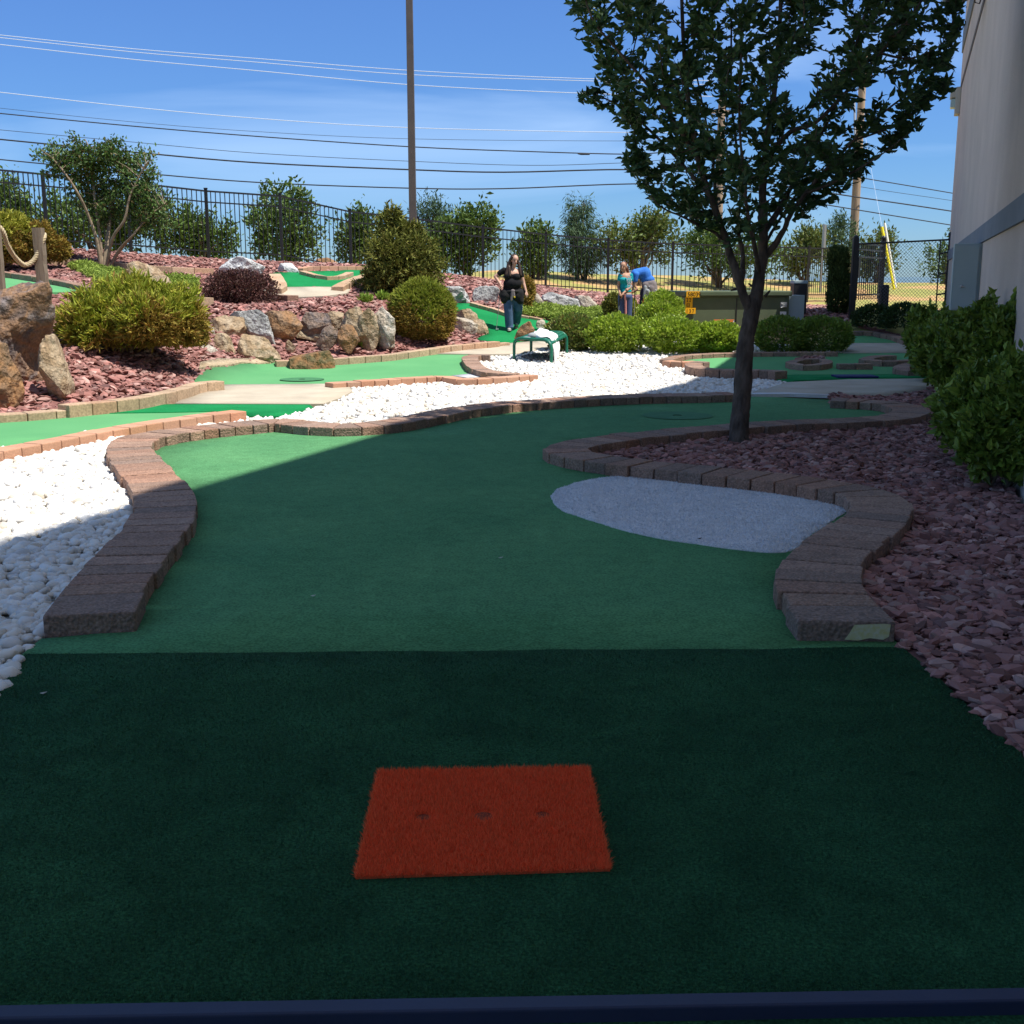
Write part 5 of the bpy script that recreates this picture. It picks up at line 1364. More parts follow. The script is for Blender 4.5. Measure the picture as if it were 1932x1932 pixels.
# trees and tall bushes beyond the fence
def backtree(blobs, n, L, W, mat, label, d, trunks=3, seed=1, bark='bark_mid', amp=.3, up=.6, spray=0, drooping=False, rnd=.6):
    bl = [px_blob(x0, y0, x1, y1, d + random.uniform(-.4, .4), .8) for (x0, y0, x1, y1) in blobs]
    c0 = bl[0]; zlow = min(b[2] - b[5] for b in bl)
    cx = sum(b[0] for b in bl) / len(bl); cy = c0[1]; gz = min(Hs(cx, cy), zlow - .15)
    t = empty('tree', (cx, cy, gz), label, 'tree', 'trees beyond the iron fence')
    Ws = np.array([b[3] * b[5] for b in bl]); Ws = Ws / Ws.sum(); Ps = []; Ds = []
    for i, b in enumerate(bl):
        p, dd = blob_pts(b[:3], b[3:6], int(n * Ws[i]), seed + i * 7, amp, (.35, 1.08), -.95, 3.4); Ps.append(p); Ds.append(dd)
    p = np.concatenate(Ps); dd = np.concatenate(Ds)
    # branchlet clumps: pull points toward random clump centres
    kk = RNG.uniform(0, 1, len(p)) < .72; p = p[kk]; dd = dd[kk]; nc = max(26, n // 68); cc = p[RNG.integers(0, len(p), nc)]; who = RNG.integers(0, nc, len(p))
    near = cc[who]; dist = np.linalg.norm(p - near, axis=1)
    q_ = near + RNG.normal(size=p.shape) * np.array([.10, .10, .16])
    use = RNG.uniform(0, 1, len(p)) < .72
    p = np.where(use[:, None], q_, p)
    ax = dd + np.array([0, 0, -.9 if drooping else up]) + RNG.normal(size=p.shape) * rnd
    Ln = L * np.exp(RNG.normal(0, .25, len(p)))
    V, Fa = leaves(p, ax, Ln, Ln * W / L)
    link('crown', mesh_np('crown', V, Fa), M[mat], t)
    mb = MB()
    for k in range(trunks):
        b = bl[k % len(bl)]
        tips = [(b[0] + random.uniform(-.6, .6) * b[3], b[1] + random.uniform(-.5, .5) * b[4], b[2] + random.uniform(0, .8) * b[5]) for _ in range(3)]
        twig_set(mb, (cx + random.uniform(-.2, .2), cy, gz - .1), tips, .05, .012, .08)
    mb.build('trunk', M[bark], t)
    return t
LB = 'leaf_back'
backtree([(-60, 330, 30, 480), (-10, 345, 62, 470)], 5200, .13, .065, LB, 'dark laurel tree beyond the fence at the left edge', 31, seed=101)
backtree([(60, 372, 180, 478), (150, 360, 250, 480), (215, 352, 335, 482)], 9500, .13, .065, LB, 'dense dark laurels beyond the fence behind the crape myrtle', 31.5, seed=103)
backtree([(318, 398, 400, 490), (380, 430, 452, 492)], 4600, .13, .06, LB, 'low laurel beyond the fence, right of the crape myrtle', 32.5, seed=105)
backtree([(466, 368, 606, 490), (490, 352, 560, 430), (540, 356, 590, 420), (478, 420, 600, 498)], 7500, .13, .065, LB, 'rounded open laurel tree framed by the fence, with sky on both sides', 34, seed=107)
backtree([(630, 412, 715, 502), (655, 388, 705, 470)], 4300, .13, .065, LB, 'laurel tree beyond the fence left of the olive conifer', 35.5, seed=109)
backtree([(785, 368, 838, 440), (790, 395, 860, 470)], 3600, .15, .03, 'needle', 'blue-green cedar beyond the fence right of the lamp pole', 39.5, seed=111, amp=.4)
backtree([(800, 415, 890, 520), (850, 385, 935, 515), (830, 398, 905, 480), (900, 392, 938, 480)], 9000, .14, .07, LB, 'dense dark laurel clump beyond the fence behind the conifer', 38, seed=113)
backtree([(966, 432, 1048, 520), (990, 420, 1042, 470)], 4200, .14, .07, LB, 'laurel tree beyond the fence behind the walking woman', 40, seed=115)
backtree([(1062, 385, 1128, 450), (1046, 420, 1150, 500), (1075, 368, 1112, 410), (1068, 450, 1130, 522)], 7500, .20, .03, 'needle', 'weeping blue-green conifer beyond the fence', 41, seed=117, drooping=True, amp=.4)
backtree([(1120, 425, 1225, 500), (1170, 418, 1280, 500), (1195, 398, 1268, 455)], 8500, .14, .065, 'leaf_back2', 'light green crape myrtle tree with pale trunks beyond the fence behind the girl', 41, seed=119, trunks=6, bark='bark_pale')
backtree([(1282, 432, 1372, 520), (1305, 412, 1362, 480), (1350, 440, 1470, 522)], 8500, .14, .065, LB, 'bushy tree beyond the fence behind the shade tree trunk', 42, seed=121)
backtree([(1468, 440, 1560, 526), (1500, 425, 1560, 500)], 4300, .15, .065, 'leaf_back2', 'loose light tree beyond the fence left of the edge-on sign', 44, seed=123, amp=.45)
backtree([(1548, 420, 1622, 526), (1565, 400, 1600, 470)], 4300, .15, .04, 'needle', 'feathery green tree beyond the fence beside the wooden pole', 45, seed=125, amp=.4)
backtree([(1618, 438, 1700, 532), (1640, 432, 1690, 500)], 3400, .15, .06, 'leaf_back2', 'thin light tree behind the leaning yellow guard', 45, seed=127, amp=.5)
backtree([(1742, 470, 1830, 534), (1770, 450, 1830, 520)], 2600, .15, .065, LB, 'small dark tree beyond the chain-link fence by the building corner', 46, seed=129, amp=.4)

# crape myrtle on the red slope: fan of pale trunks, open crown
def crape():
    d = 26.6
    bx_ = P(196, 503, d); gz = Hs(bx_.x, bx_.y)
    t = empty('crape_myrtle', (bx_.x, bx_.y, gz), 'multi-trunk crape myrtle with an open crown on the left red slope', 'tree')
    limbs = [[(190, 500), (183, 455), (168, 410), (150, 370), (125, 330), (100, 300), (78, 283)],
             [(194, 500), (188, 440), (180, 385), (175, 330), (168, 280), (160, 262)],
             [(198, 500), (205, 440), (212, 390), (230, 330), (240, 285)],
             [(200, 500), (212, 450), (235, 415), (245, 370), (270, 320), (285, 300)],
             [(203, 500), (222, 478), (245, 450), (280, 410), (310, 385)],
             [(196, 500), (200, 460), (208, 400), (205, 340), (205, 290)],
             [(205, 499), (225, 470), (255, 440)]]
    mb = MB(); tips = []; w3l = []
    for i, l in enumerate(limbs):
        dz = [0] + [random.uniform(-.12, .12) + (i % 3 - 1) * .16 * k for k in range(1, len(l))]
        w3 = [P(x, y, d + dz[k]) for k, (x, y) in enumerate(l)]; w3[0].z = gz - .05
        w3 = [Vector(v) for v in catmull([tuple(v) for v in w3], 3)]
        mb.tube(w3, [.045 - .036 * k / (len(w3) - 1) for k in range(len(w3))], 6); w3l.append(w3)
    regs = [(60, 262, 180, 350, 900), (110, 258, 240, 330, 1100), (190, 268, 300, 340, 1100), (110, 320, 220, 400, 1000), (195, 320, 315, 400, 1100), (240, 370, 332, 440, 800), (150, 380, 250, 425, 450), (60, 272, 100, 300, 120)]
    Ps = []
    for x0, y0, x1, y1, n in regs:
        b = px_blob(x0, y0, x1, y1, d + random.uniform(-.3, .3), .9)
        for k in range(n // 36):
            v = Vector((random.gauss(0, 1), random.gauss(0, 1), random.gauss(0, 1))).normalized() * random.uniform(.3, 1)
            c = Vector((b[0] + v.x * b[3], b[1] + v.y * b[4], b[2] + v.z * b[5]))
            # nearest limb point
            best = min((p for l in w3l[:6] for p in l[4:]), key=lambda p: (p - c).length + .6 * max(0, p.z - c.z))
            m = best.lerp(c, .5) + Vector((0, 0, .05)); mb.tube([best, m, c], [.010, .006, .003], 4)
            dirv = (c - best).normalized() + Vector((0, 0, .4))
            for q_ in range(58):
                s = random.uniform(-.25, .16); Ps.append((c + dirv * s + Vector((random.gauss(0, .075), random.gauss(0, .075), random.gauss(0, .06))), dirv))
    mb.build('trunk', M['bark_pale'], t)
    p = np.array([a[:] for a, _ in Ps]); ax = np.array([b[:] for _, b in Ps]) + RNG.normal(size=p.shape) * .8
    V, Fa = leaves(p, ax, .092 * np.exp(RNG.normal(0, .2, len(p))), .050)
    link('crown', mesh_np('crown', V, Fa), M['leaf_crape'], t)
crape()

# ------------------------------------------------------------------ the shade tree
def shade_tree():
    D = 11.9
    b0 = G(1393, 838)
    D = b0.y * cp + (CAM_H - b0.z) * sp_
    gz = b0.z
    t = empty('shade_tree', (b0.x, b0.y, gz), 'young forked shade tree growing in the red rock bed', 'tree')
    limbs = {
        'trunk': ([(1393, 846, 0), (1395, 805, 0), (1399, 760, 0), (1403, 700, 0), (1408, 640, 0), (1418, 590, 0), (1426, 560, 0)], .098, .076),
        'left': ([(1418, 592, 0), (1404, 560, -.05), (1392, 525, -.08), (1378, 480, -.10), (1362, 430, -.15), (1340, 370, -.2), (1318, 300, -.3), (1300, 200, -.4), (1290, 90, -.4), (1285, -40, -.4)], .054, .016),
        'main': ([(1426, 562, 0), (1433, 520, 0), (1440, 470, .03), (1440, 420, .05), (1439, 360, .1), (1445, 280, .15), (1460, 180, .2), (1470, 70, .2), (1475, -60, .2)], .066, .018),
        'right': ([(1441, 488, .03), (1462, 462, 0), (1480, 432, -.1), (1495, 400, -.15), (1520, 365, -.2), (1560, 318, -.3), (1610, 265, -.35), (1670, 210, -.4), (1730, 165, -.45)], .036, .008),
        'l2': ([(1398, 540, -.05), (1402, 500, .1), (1398, 460, .2), (1392, 420, .3), (1400, 360, .45), (1390, 280, .6), (1380, 180, .7), (1380, 40, .8)], .030, .010),
        'l3': ([(1376, 470, -.1), (1350, 440, -.15), (1318, 425, -.3), (1285, 408, -.45), (1250, 392, -.6), (1225, 368, -.7)], .022, .005),
        'l4': ([(1340, 370, -.2), (1305, 330, -.1), (1265, 285, .0), (1225, 245, .1), (1180, 205, .1), (1110, 172, .1)], .026, .006),
        'l5': ([(1318, 300, -.3), (1280, 240, -.5), (1230, 170, -.7), (1170, 100, -.8), (1120, 40, -.9), (1100, -20, -.9)], .026, .006),
        'r2': ([(1440, 440, .05), (1470, 395, .2), (1500, 340, .4), (1540, 270, .55), (1580, 190, .7), (1610, 100, .8), (1640, 0, .9)], .034, .009),
        'r3': ([(1445, 300, .15), (1490, 250, 0), (1540, 230, -.2), (1600, 170, -.4), (1660, 100, -.5), (1720, 30, -.6), (1760, -40, -.6)], .030, .008),
        'r4': ([(1520, 365, -.2), (1570, 345, -.5), (1620, 318, -.7), (1665, 290, -.8), (1720, 248, -.85)], .016, .004),
        'r5': ([(1441, 470, .02), (1455, 440, .3), (1480, 400, .6), (1510, 350, .9), (1520, 280, 1.1)], .020, .007),
        'c2': ([(1362, 430, -.15), (1350, 380, .2), (1345, 300, .5), (1330, 220, .8), (1310, 120, 1.0)], .024, .008),
        'c3': ([(1435, 520, 0), (1425, 470, -.3), (1410, 400, -.6), (1400, 300, -.8), (1395, 200, -1.0), (1400, 60, -1.1)], .026, .009),
        'r6': ([(1610, 265, -.35), (1680, 240, -.2), (1740, 200, -.1), (1775, 170, 0)], .012, .004),
        'r7': ([(1660, 100, -.5), (1720, 110, -.3), (1780, 80, -.2), (1800, 30, 0)], .014, .004),
    }
    mb = MB(); LP = []
    for nm, (pts, r0, r1) in limbs.items():
        w3 = [P(x, y, D + dz) for x, y, dz in pts]
        if nm == 'trunk': w3[0].z = gz - .05
        w3 = [Vector(v) for v in catmull([tuple(v) for v in w3], 12 if nm == 'trunk' else 4)]
        n_ = len(w3)
        rad = [(r0 + (r1 - r0) * (k / (n_ - 1)) ** .8) * (1 + .06 * noise.noise(w3[k] * 4)) for k in range(n_)]
        if nm == 'trunk': rad = [r_ * (1 + .38 * math.exp(-k / 4.0)) for k, r_ in enumerate(rad)]
        mb.tube(w3, rad, 28 if nm == 'trunk' else 16 if nm in ('left', 'main') else 7, cap=True)
        if nm != 'trunk': LP += [(p, (w3[min(k + 1, n_ - 1)] - w3[max(k - 1, 0)]).normalized()) for k, p in enumerate(w3) if k > (8 if nm in ('left', 'main') else 5)]
    # stubs of pruned twigs
    for (x, y, dx, dy) in [(1385, 503, -14, -9), (1391, 545, -12, 3), (1443, 560, 10, -12), (1426, 545, -14, -10)]:
        a_ = P(x, y, D); mb.tube([a_, P(x + dx, y + dy, D - .02)], [.018, .008], 5)
    sil = [(1075, -170), (1062, -60), (1078, 40), (1100, 90), (1135, 128), (1128, 160), (1082, 172), (1120, 200), (1165, 220), (1188, 238), (1188, 262), (1172, 304), (1184, 335), (1212, 362), (1262, 398), (1330, 428), (1376, 452), (1420, 440), (1470, 425), (1510, 392),
           (1573, 378), (1632, 343), (1640, 318), (1668, 296), (1726, 252), (1708, 232), (1752, 206), (1772, 170), (1792, 158), (1798, 90), (1806, 20), (1815, -80), (1760, -200), (1400, -260)]
    notches = [[(1512, 90), (1484, 150), (1485, 200), (1528, 212), (1556, 184), (1536, 140), (1590, 70), (1575, 40)], [(1256, -30), (1250, 30), (1278, 112), (1300, 112), (1306, 40), (1290, -30)], [(1560, 20), (1545, 50), (1600, 45), (1600, 10)],
               [(1088, 110), (1088, 168), (1128, 165), (1138, 130)]]
    silA = np.array(sil, float)
    S = []
    def edged(x, y):
        a = silA; b = np.roll(silA, -1, 0); ab = b - a
        t_ = np.clip(((x - a[:, 0]) * ab[:, 0] + (y - a[:, 1]) * ab[:, 1]) / (ab ** 2).sum(1), 0, 1)
        return np.hypot(x - a[:, 0] - t_ * ab[:, 0], y - a[:, 1] - t_ * ab[:, 1]).min()
    cnt = 0
    while len(S) < 1620 and cnt < 40000:
        cnt += 1
        x = random.uniform(1060, 1815); y = random.uniform(-230, 455)
        if not pip(silA, np.array([x]), np.array([y]))[0]: continue
        if any(pip(np.array(n_, float), np.array([x]), np.array([y]))[0] for n_ in notches): continue
        e = edged(x, y); hd = min(1.5, .25 + e / 90)
        dens = .55 + .45 * noise.noise(Vector((x * .012, y * .012, 4))) * 2
        if e > 30 and random.random() > .42 + dens * .55: continue
        S.append(P(x, y, D + random.uniform(-hd, hd)))
    # bounded set of sprays, each hung on the nearest limb point below it
    pos = []; axs = []
    LPa = np.array([p[:] for p, _ in LP])
    added = []
    S.sort(key=lambda c: min((c - p).length for p, _ in LP[::6]))
    for c in S:
        pool = LPa if not added else np.concatenate([LPa, np.array(added)])
        dv_ = pool - np.array(c); dd = np.linalg.norm(dv_, axis=1) + 1.1 * np.maximum(0, dv_[:, 2] + .02) 
        k = int(np.argmin(dd)); b = Vector(pool[k]); ln = (c - b).length
        if ln < .03: b = b + Vector((0, 0, -.1)); ln = .1
        mid = b.lerp(c, .5) + Vector((random.gauss(0, .02), random.gauss(0, .02), -.06 * ln + random.gauss(0, .02)))
        r_ = .0035 + .004 * min(1, ln); mb.tube([b, mid, c], [r_ * 1.4, r_, .0022], 4, cap=False)
        added.append(tuple(mid)); 
        if ln > .35: added.append(tuple(c))
        dirv = (c - mid).normalized()
        nl_ = random.randint(10, 15); span = max(.22, min(.5, ln))
        for j in range(nl_):
            u = j / (nl_ - 1); p_ = c - dirv * span * (1 - u)
            sd = dirv.cross(Vector((0, 0, 1))); 
            if sd.length < .1: sd = Vector((1, 0, 0))
            sd.normalize(); a_ = sd * (1 if j % 2 else -1) * random.uniform(.5, 1.1) + dirv * random.uniform(.4, 1.0) + Vector((random.gauss(0, .3), random.gauss(0, .3), random.gauss(-.05, .35)))
            if j == nl_ - 1: a_ = dirv
            pos.append(p_[:]); axs.append(a_[:])
    tk = mb.build('trunk', M['bark'], t)
    co = np.empty(len(tk.data.vertices) * 3); tk.data.vertices.foreach_get('co', co); co = co.reshape(-1, 3)
    low = co[:, 2] < 2.9
    for i_ in np.where(low)[0]:
        v = Vector(co[i_]); co[i_] += np.array([noise.noise(v * 9), noise.noise(v * 9 + Vector((7, 0, 0))), 0]) * .012 + np.array([noise.noise(v * 30), noise.noise(v * 30 + Vector((7, 0, 0))), 0]) * .006
    tk.data.vertices.foreach_set('co', co.ravel()); tk.data.update()
    p = np.array(pos); ax = np.array(axs)
    Ln = .092 * np.exp(RNG.normal(0, .2, len(p)))
    V, Fa = leaves(p, ax, Ln, Ln * .48, pointed=True, fold=.16, droop=.1)
    link('crown', mesh_np('crown', V, Fa), M['leaf_dark'], t)
shade_tree()

# ------------------------------------------------------------------ rope posts
def rpost(px, pyt, pyb, d, w, label, sd):
    a = P(px, pyb, d); b = P(px, pyt, d)
    gz = Hs(a.x, a.y)
    mb = MB(); rr = random.Random(sd); n = 10; ks = 9
    zs = [gz - .15 + (b.z - gz + .15) * k / ks for k in range(ks + 1)]
    prof = [(-1, -1), (0, -1.1), (1, -1), (1.08, 0), (1, 1), (0, 1.05), (-1, 1), (-1.05, 0)]
    vs = []
    for z in zs:
        ox = rr.uniform(-.006, .006)
        for (u, v) in prof: vs.append((a.x + u * w / 2 * (1 + rr.uniform(-.05, .05)) + ox, a.y + v * w / 2, z))
    fs = []
    for i in range(ks):
        for k in range(8): fs.append((i * 8 + k, i * 8 + (k + 1) % 8, (i + 1) * 8 + (k + 1) % 8, (i + 1) * 8 + k))
    fs.append(tuple(range(ks * 8, ks * 8 + 8)))
    mb.add(vs, fs)
    return tag(mb.build('rope_post', M['post_wood']), label, 'post'), b
dR = 19.2
_, pA = rpost(2, 382, 548, dR - .6, .115, 'weathered wooden rope post cut by the left edge', 3)
_, pB = rpost(82, 431, 556, dR + .3, .150, 'weathered square rope post above the huge rust boulder', 4)
# rope: twisted strands hanging between the posts
def rope(pts3, rad, label):
    c = [Vector(v) for v in catmull([tuple(p) for p in pts3], 14)]
    mb = MB(); L = 0; cum = [0]
    for i in range(1, len(c)): L += (c[i] - c[i - 1]).length; cum.append(L)
    N_ = int(L / .018); cc = []
    cu = np.array(cum); ca_ = np.array([v[:] for v in c]); s = np.linspace(0, L, N_)
    q_ = np.stack([np.interp(s, cu, ca_[:, k]) for k in range(3)], 1)
    for st in range(3):
        pts = []
        for i in range(N_):
            p = Vector(q_[i]); tt = Vector(q_[min(i + 1, N_ - 1)]) - Vector(q_[max(i - 1, 0)]); tt.normalize()
            a1 = Vector((0, 1, 0)); a2 = tt.cross(a1).normalized(); ph = s[i] / .13 * 2 * math.pi + st * 2 * math.pi / 3
            pts.append(p + (a1 * math.cos(ph) + a2 * math.sin(ph)) * rad * .5)
        mb.tube(pts, rad * .62, 6)
    return tag(mb.build('rope', M['rope']), label, 'rope')
rope([P(-70, 395, dR - .8), P(-30, 410, dR - .75), P(2, 432, dR - .72), P(14, 462, dR - .5), P(30, 487, dR - .2), P(48, 500, dR), P(66, 488, dR + .1), P(76, 465, dR + .12), P(83, 448, dR + .15), P(84, 443, dR + .3)], .040, 'thick pale rope sagging between the two weathered posts')
rope([P(84, 556, dR + .1), P(87, 549, dR + .12), P(88, 544, dR + .25)], .028, 'short rope end hanging at the foot of the right rope post')

# ------------------------------------------------------------------ bench with white shirt and cap
A_ = G(970, 680, .0); B_ = G(1040, 686, .0); C_ = G(1002, 666, .0); D_ = G(1069, 668, .0)
cen = (A_ + B_ + C_ + D_) / 4
t = empty('bench', cen, 'dark green metal bench with rounded ends on the white pebbles', 'bench')
HB = .43
def bp_(u, v, z):  # u across, v along
    p = (A_ * (1 - u) + B_ * u) * (1 - v) + (C_ * (1 - u) + D_ * u) * v
    return p + Vector((0, 0, z))
def uframe(v):
    pts = [bp_(0, v, -.08), bp_(0, v, HB * .62)]
    for k in range(6):
        an = math.pi / 2 * k / 5; pts.append(bp_(.20 - .20 * math.cos(an), v, HB * .66 + HB * .34 * math.sin(an)))
    for k in range(6):
        an = math.pi / 2 * k / 5; pts.append(bp_(.80 + .20 * math.sin(an), v, HB * .66 + HB * .34 * math.cos(an)))
    pts.append(bp_(1, v, -.08))
    return pts
for v in (0, 1):
    f = uframe(v); mb = MB(); mb.tube(f, .030, 10); mb.build('leg_frame', M['bench'], t)
# seat: slotted sheet curving down at both long edges
mb = MB(); ns = 15
def seatpt(u, v):
    if u < .2: an = (1 - u / .2) * math.pi / 2 * .62; return bp_(.2 - .2 * math.sin(an) * 1.05, v, HB - HB * .34 * (1 - math.cos(an)) + .012)
    if u > .8: an = ((u - .8) / .2) * math.pi / 2 * .75; return bp_(.8 + .2 * math.sin(an) * 1.05, v, HB - HB * .34 * (1 - math.cos(an)) + .012)
    return bp_(u, v, HB + .012 - .03 * math.sin((u - .2) / .6 * math.pi))
for k in range(ns):
    u0 = k / ns + .008; u1 = (k + 1) / ns - .008
    vs = []
    for v in np.linspace(-.01, 1.01, 9):
        for (uu, dz) in ((u0, .012), (u1, .012), (u1, -.012), (u0, -.012)): vs.append(seatpt(uu, v) + Vector((0, 0, dz)))
    fs = []
    for i in range(8):
        for j in range(4): fs.append((i * 4 + j, i * 4 + (j + 1) % 4, (i + 1) * 4 + (j + 1) % 4, (i + 1) * 4 + j))
    fs += [(0, 1, 2, 3), (35, 34, 33, 32)]
    mb.add(vs, fs)
for v in (.02, .5, .98):
    vs = []
    for u in np.linspace(.02, .98, 19):
        for (dv_, dz) in ((-.02, .002), (.02, .002), (.02, -.022), (-.02, -.022)): vs.append(seatpt(u, v + dv_) + Vector((0, 0, dz)))
    fs = []
    for i in range(18):
        for j in range(4): fs.append((i * 4 + j, i * 4 + (j + 1) % 4, (i + 1) * 4 + (j + 1) % 4, (i + 1) * 4 + j))
    mb.add(vs, fs)
mb.build('seat', M['bench'], t)
# shirt: folded cloth over the seat, one sleeve hanging over the right edge
vs = []; NU, NV = 34, 16
for i in range(NU + 1):
    s = i / NU
    for j in range(NV + 1):
        w = j / NV
        if s < .62: u = .38 + s / .62 * .52; hang = 0
        else: u = .90 + min(.12, (s - .62) * .8); hang = (s - .62) / .38 * .44
        wid = (.30 + .24 * math.sin(min(1, s / .5) * math.pi * .8)) * (1 if s < .62 else 1 - .45 * (s - .62) / .38)
        v = .40 + (w - .5) * wid * 1.0 - .10 * s
        p = seatpt(min(u, 1.0), v); 
        hump = .10 * math.exp(-((s - .22) / .2) ** 2) + .035 * abs(noise.noise(Vector((s * 7, w * 5, 1)))) + .03 * abs(math.sin(s * 15 + w * 4)) * (1 - s * .5)
        edge = math.sin(math.pi * w) ** .5
        p = p + Vector((.03 * noise.noise(Vector((s * 5, w * 6, 8))) + (u - min(u, 1.0)) * .3, 0, .022 + hump * edge - hang))
        vs.append(p)
fs = [(i * (NV + 1) + j, i * (NV + 1) + j + 1, (i + 1) * (NV + 1) + j + 1, (i + 1) * (NV + 1) + j) for i in range(NU) for j in range(NV)]
mb = MB(); mb.add(vs, fs, True); o = mb.build('shirt', M['white_cloth']); tag(o, 'white shirt draped over the green bench and hanging off its right side', 'shirt')
md = o.modifiers.new('s', 'SOLIDIFY'); md.thickness = .012
c = seatpt(.40, .14) + Vector((0, 0, .06))
tc_ = empty('cap', c, 'grey-blue cap lying on the bench beside the white shirt', 'cap')
mb = MB(); mb.ball(c + Vector((.03, .02, -.01)), (.10, .10, .065), 14, 8); mb.build('crown', M['hoodie_in'], tc_)
mb = MB(); mb.ball(c + Vector((-.08, -.03, -.035)), (.09, .08, .014), 14, 6); mb.build('brim', M['hoodie_in'], tc_)

# a few strays: dry leaf, wood chip on the greens
for (x, y, lb) in [(82, 1309, 'tiny pale leaf scrap on the dark carpet at left'), (591, 1125, 'tiny white scrap on the main green'), (945, 1053, 'tiny pale scrap near the middle of the main green'), (1320, 1017, 'tiny dark crumb on the white turf patch')]:
    g = G(x, y, .03); mb = MB(); mb.add([g + Vector((-.014, 0, .004)), g + Vector((0, -.006, .002)), g + Vector((.014, .002, .009)), g + Vector((.002, .009, .003))], [(0, 1, 2), (0, 2, 3)])
    o = mb.build('leaf_scrap', M['plastic_beige'] if 'dark crumb' not in lb else M['ink']); md = o.modifiers.new('s', 'SOLIDIFY'); md.thickness = .002; tag(o, lb, 'leaf scrap')

# ------------------------------------------------------------------ people
def fused(name, parts, mat, parent, org, vox=.012, smooth=3, fac_=.6):
    """one continuous surface grown from tapered limbs and rounded masses"""
    mb = MB()
    for pt in parts:
        if pt[0] == 'c':
            _, p0, r0, p1, r1 = pt[:5]
            p0 = Vector(p0); p1 = Vector(p1); fl = pt[5] if len(pt) > 5 else 1.0
            mb.ball(p0, r0, 12, 8); mb.ball(p1, r1, 12, 8)
            mb.tube([p0, p0.lerp(p1, .33), p0.lerp(p1, .66), p1], [r0, r0 + (r1 - r0) * .3, r0 + (r1 - r0) * .64, r1], 14)
        else:
            _, c, r_ = pt[:3]; mm = pt[3] if len(pt) > 3 else None
            mb.ball(c, r_, 16, 12, mm)
    me = mb.mesh(name)
    o = bpy.data.objects.new(name, me); COL.objects.link(o)
    m1 = o.modifiers.new('r', 'REMESH'); m1.mode = 'VOXEL'; m1.voxel_size = vox; m1.use_smooth_shade = True
    if smooth:
        m2 = o.modifiers.new('s', 'SMOOTH'); m2.factor = fac_; m2.iterations = smooth
    bpy.context.view_layer.update()
    dg = bpy.context.evaluated_depsgraph_get()
    me2 = bpy.data.meshes.new_from_object(o.evaluated_get(dg)); me2.name = name
    bpy.data.objects.remove(o); bpy.data.meshes.remove(me)
    me2.materials.clear()
    me2.transform(Matrix.Translation(org))
    return link(name, me2, mat, parent)

def rotx(a): return Matrix.Rotation(a, 3, 'X')
def roty(a): return Matrix.Rotation(a, 3, 'Y')
def rotz_(a): return Matrix.Rotation(a, 3, 'Z')

def hand(w, d, side, up=(0, -1, 0), size=1.0, curl=.6):
    """palm plus five unequal bent fingers; w wrist, d pointing direction, side thumb side"""
    w = Vector(w); d = Vector(d).normalized(); s = Vector(side); s = (s - d * s.dot(d)).normalized(); n = d.cross(s)
    out = [('c', w, .026 * size, w + d * .075 * size, .032 * size)]
    pc = w + d * .07 * size
    for k, (o_, L) in enumerate([(.030, .066), (.011, .076), (-.010, .071), (-.030, .056)]):
        b = pc + s * o_ * size + d * .012 * size; m = b + (d * (1 - curl * .5) + n * curl * .6) * L * .5 * size; e = m + (d * (.9 - curl) + n * curl) * L * .5 * size
        out += [('c', b, .0115 * size, m, .0105 * size), ('c', m, .0105 * size, e, .009 * size)]
    b = w + d * .025 * size + s * .026 * size; m = b + (d * .6 + s * .6 + n * .2) * .04 * size; e = m + (d * .8 + n * .35) * .032 * size
    out += [('c', b, .013 * size, m, .0115 * size), ('c', m, .0115 * size, e, .0095 * size)]
    return out

def head_parts(c, R3, s=1.0):
    """skull, jaw, nose, ears around centre c, face along -y before rotation"""
    c = Vector(c)
    def q(x, y, z): return c + R3 @ (Vector((x, y, z)) * s)
    return [('e', q(0, .012, .035), Vector((.075, .092, .088)) * s, R3), ('e', q(0, -.02, -.035), Vector((.056, .066, .078)) * s, R3), ('e', q(0, -.055, -.088), Vector((.026, .024, .022)) * s, R3),
            ('c', q(0, -.082, .012), .010 * s, q(0, -.102, -.022), .014 * s), ('e', q(.076, .01, -.01), Vector((.012, .02, .03)) * s, R3), ('e', q(-.076, .01, -.01), Vector((.012, .02, .03)) * s, R3),
            ('e', q(0, -.078, -.052), Vector((.024, .014, .012)) * s, R3)]

def face_bits(c, R3, t, org, s=1.0, tone='ink'):
    c = Vector(c)
    def q(x, y, z): return c + R3 @ (Vector((x, y, z)) * s)
    for sx in (-1, 1):
        mb = MB(); mb.ball(q(.030 * sx, -.080, .004) + org, .011 * s, 10, 8); mb.build('eye', M[tone], t)
        mb = MB(); mb.tube([q(.014 * sx, -.092, .026) + org, q(.032 * sx, -.088, .031) + org, q(.050 * sx, -.072, .024) + org], [.004 * s, .005 * s, .003 * s], 6); mb.build('eyebrow', M['hair'], t)
    mb = MB(); mb.tube([q(-.024, -.084, -.050) + org, q(0, -.094, -.052) + org, q(.024, -.084, -.050) + org], [.003 * s, .0065 * s, .003 * s], 6); mb.build('mouth', M['lips'], t)

def putter(top, bot, org, label, blade=(.1, 0, 0)):
    top = Vector(top) + org; bot = Vector(bot) + org
    t = empty('putter', bot, label, 'golf club')
    d = (top - bot)
    mb = MB(); mb.tube([bot, bot + d * .72], .007, 8); mb.build('shaft', M['galv'], t)
    mb = MB(); mb.tube([bot + d * .70, top], [.012, .014], 8); mb.build('grip', M['black_metal'], t)
    mb = MB(); b = Vector(blade); mb.box(bot + b * .35 + Vector((0, 0, .01)), (max(.03, abs(b.x) * 1.1), .03 + abs(b.y), .028)); mb.build('club_head', M['galv'], t, bevel=.006)
    return t

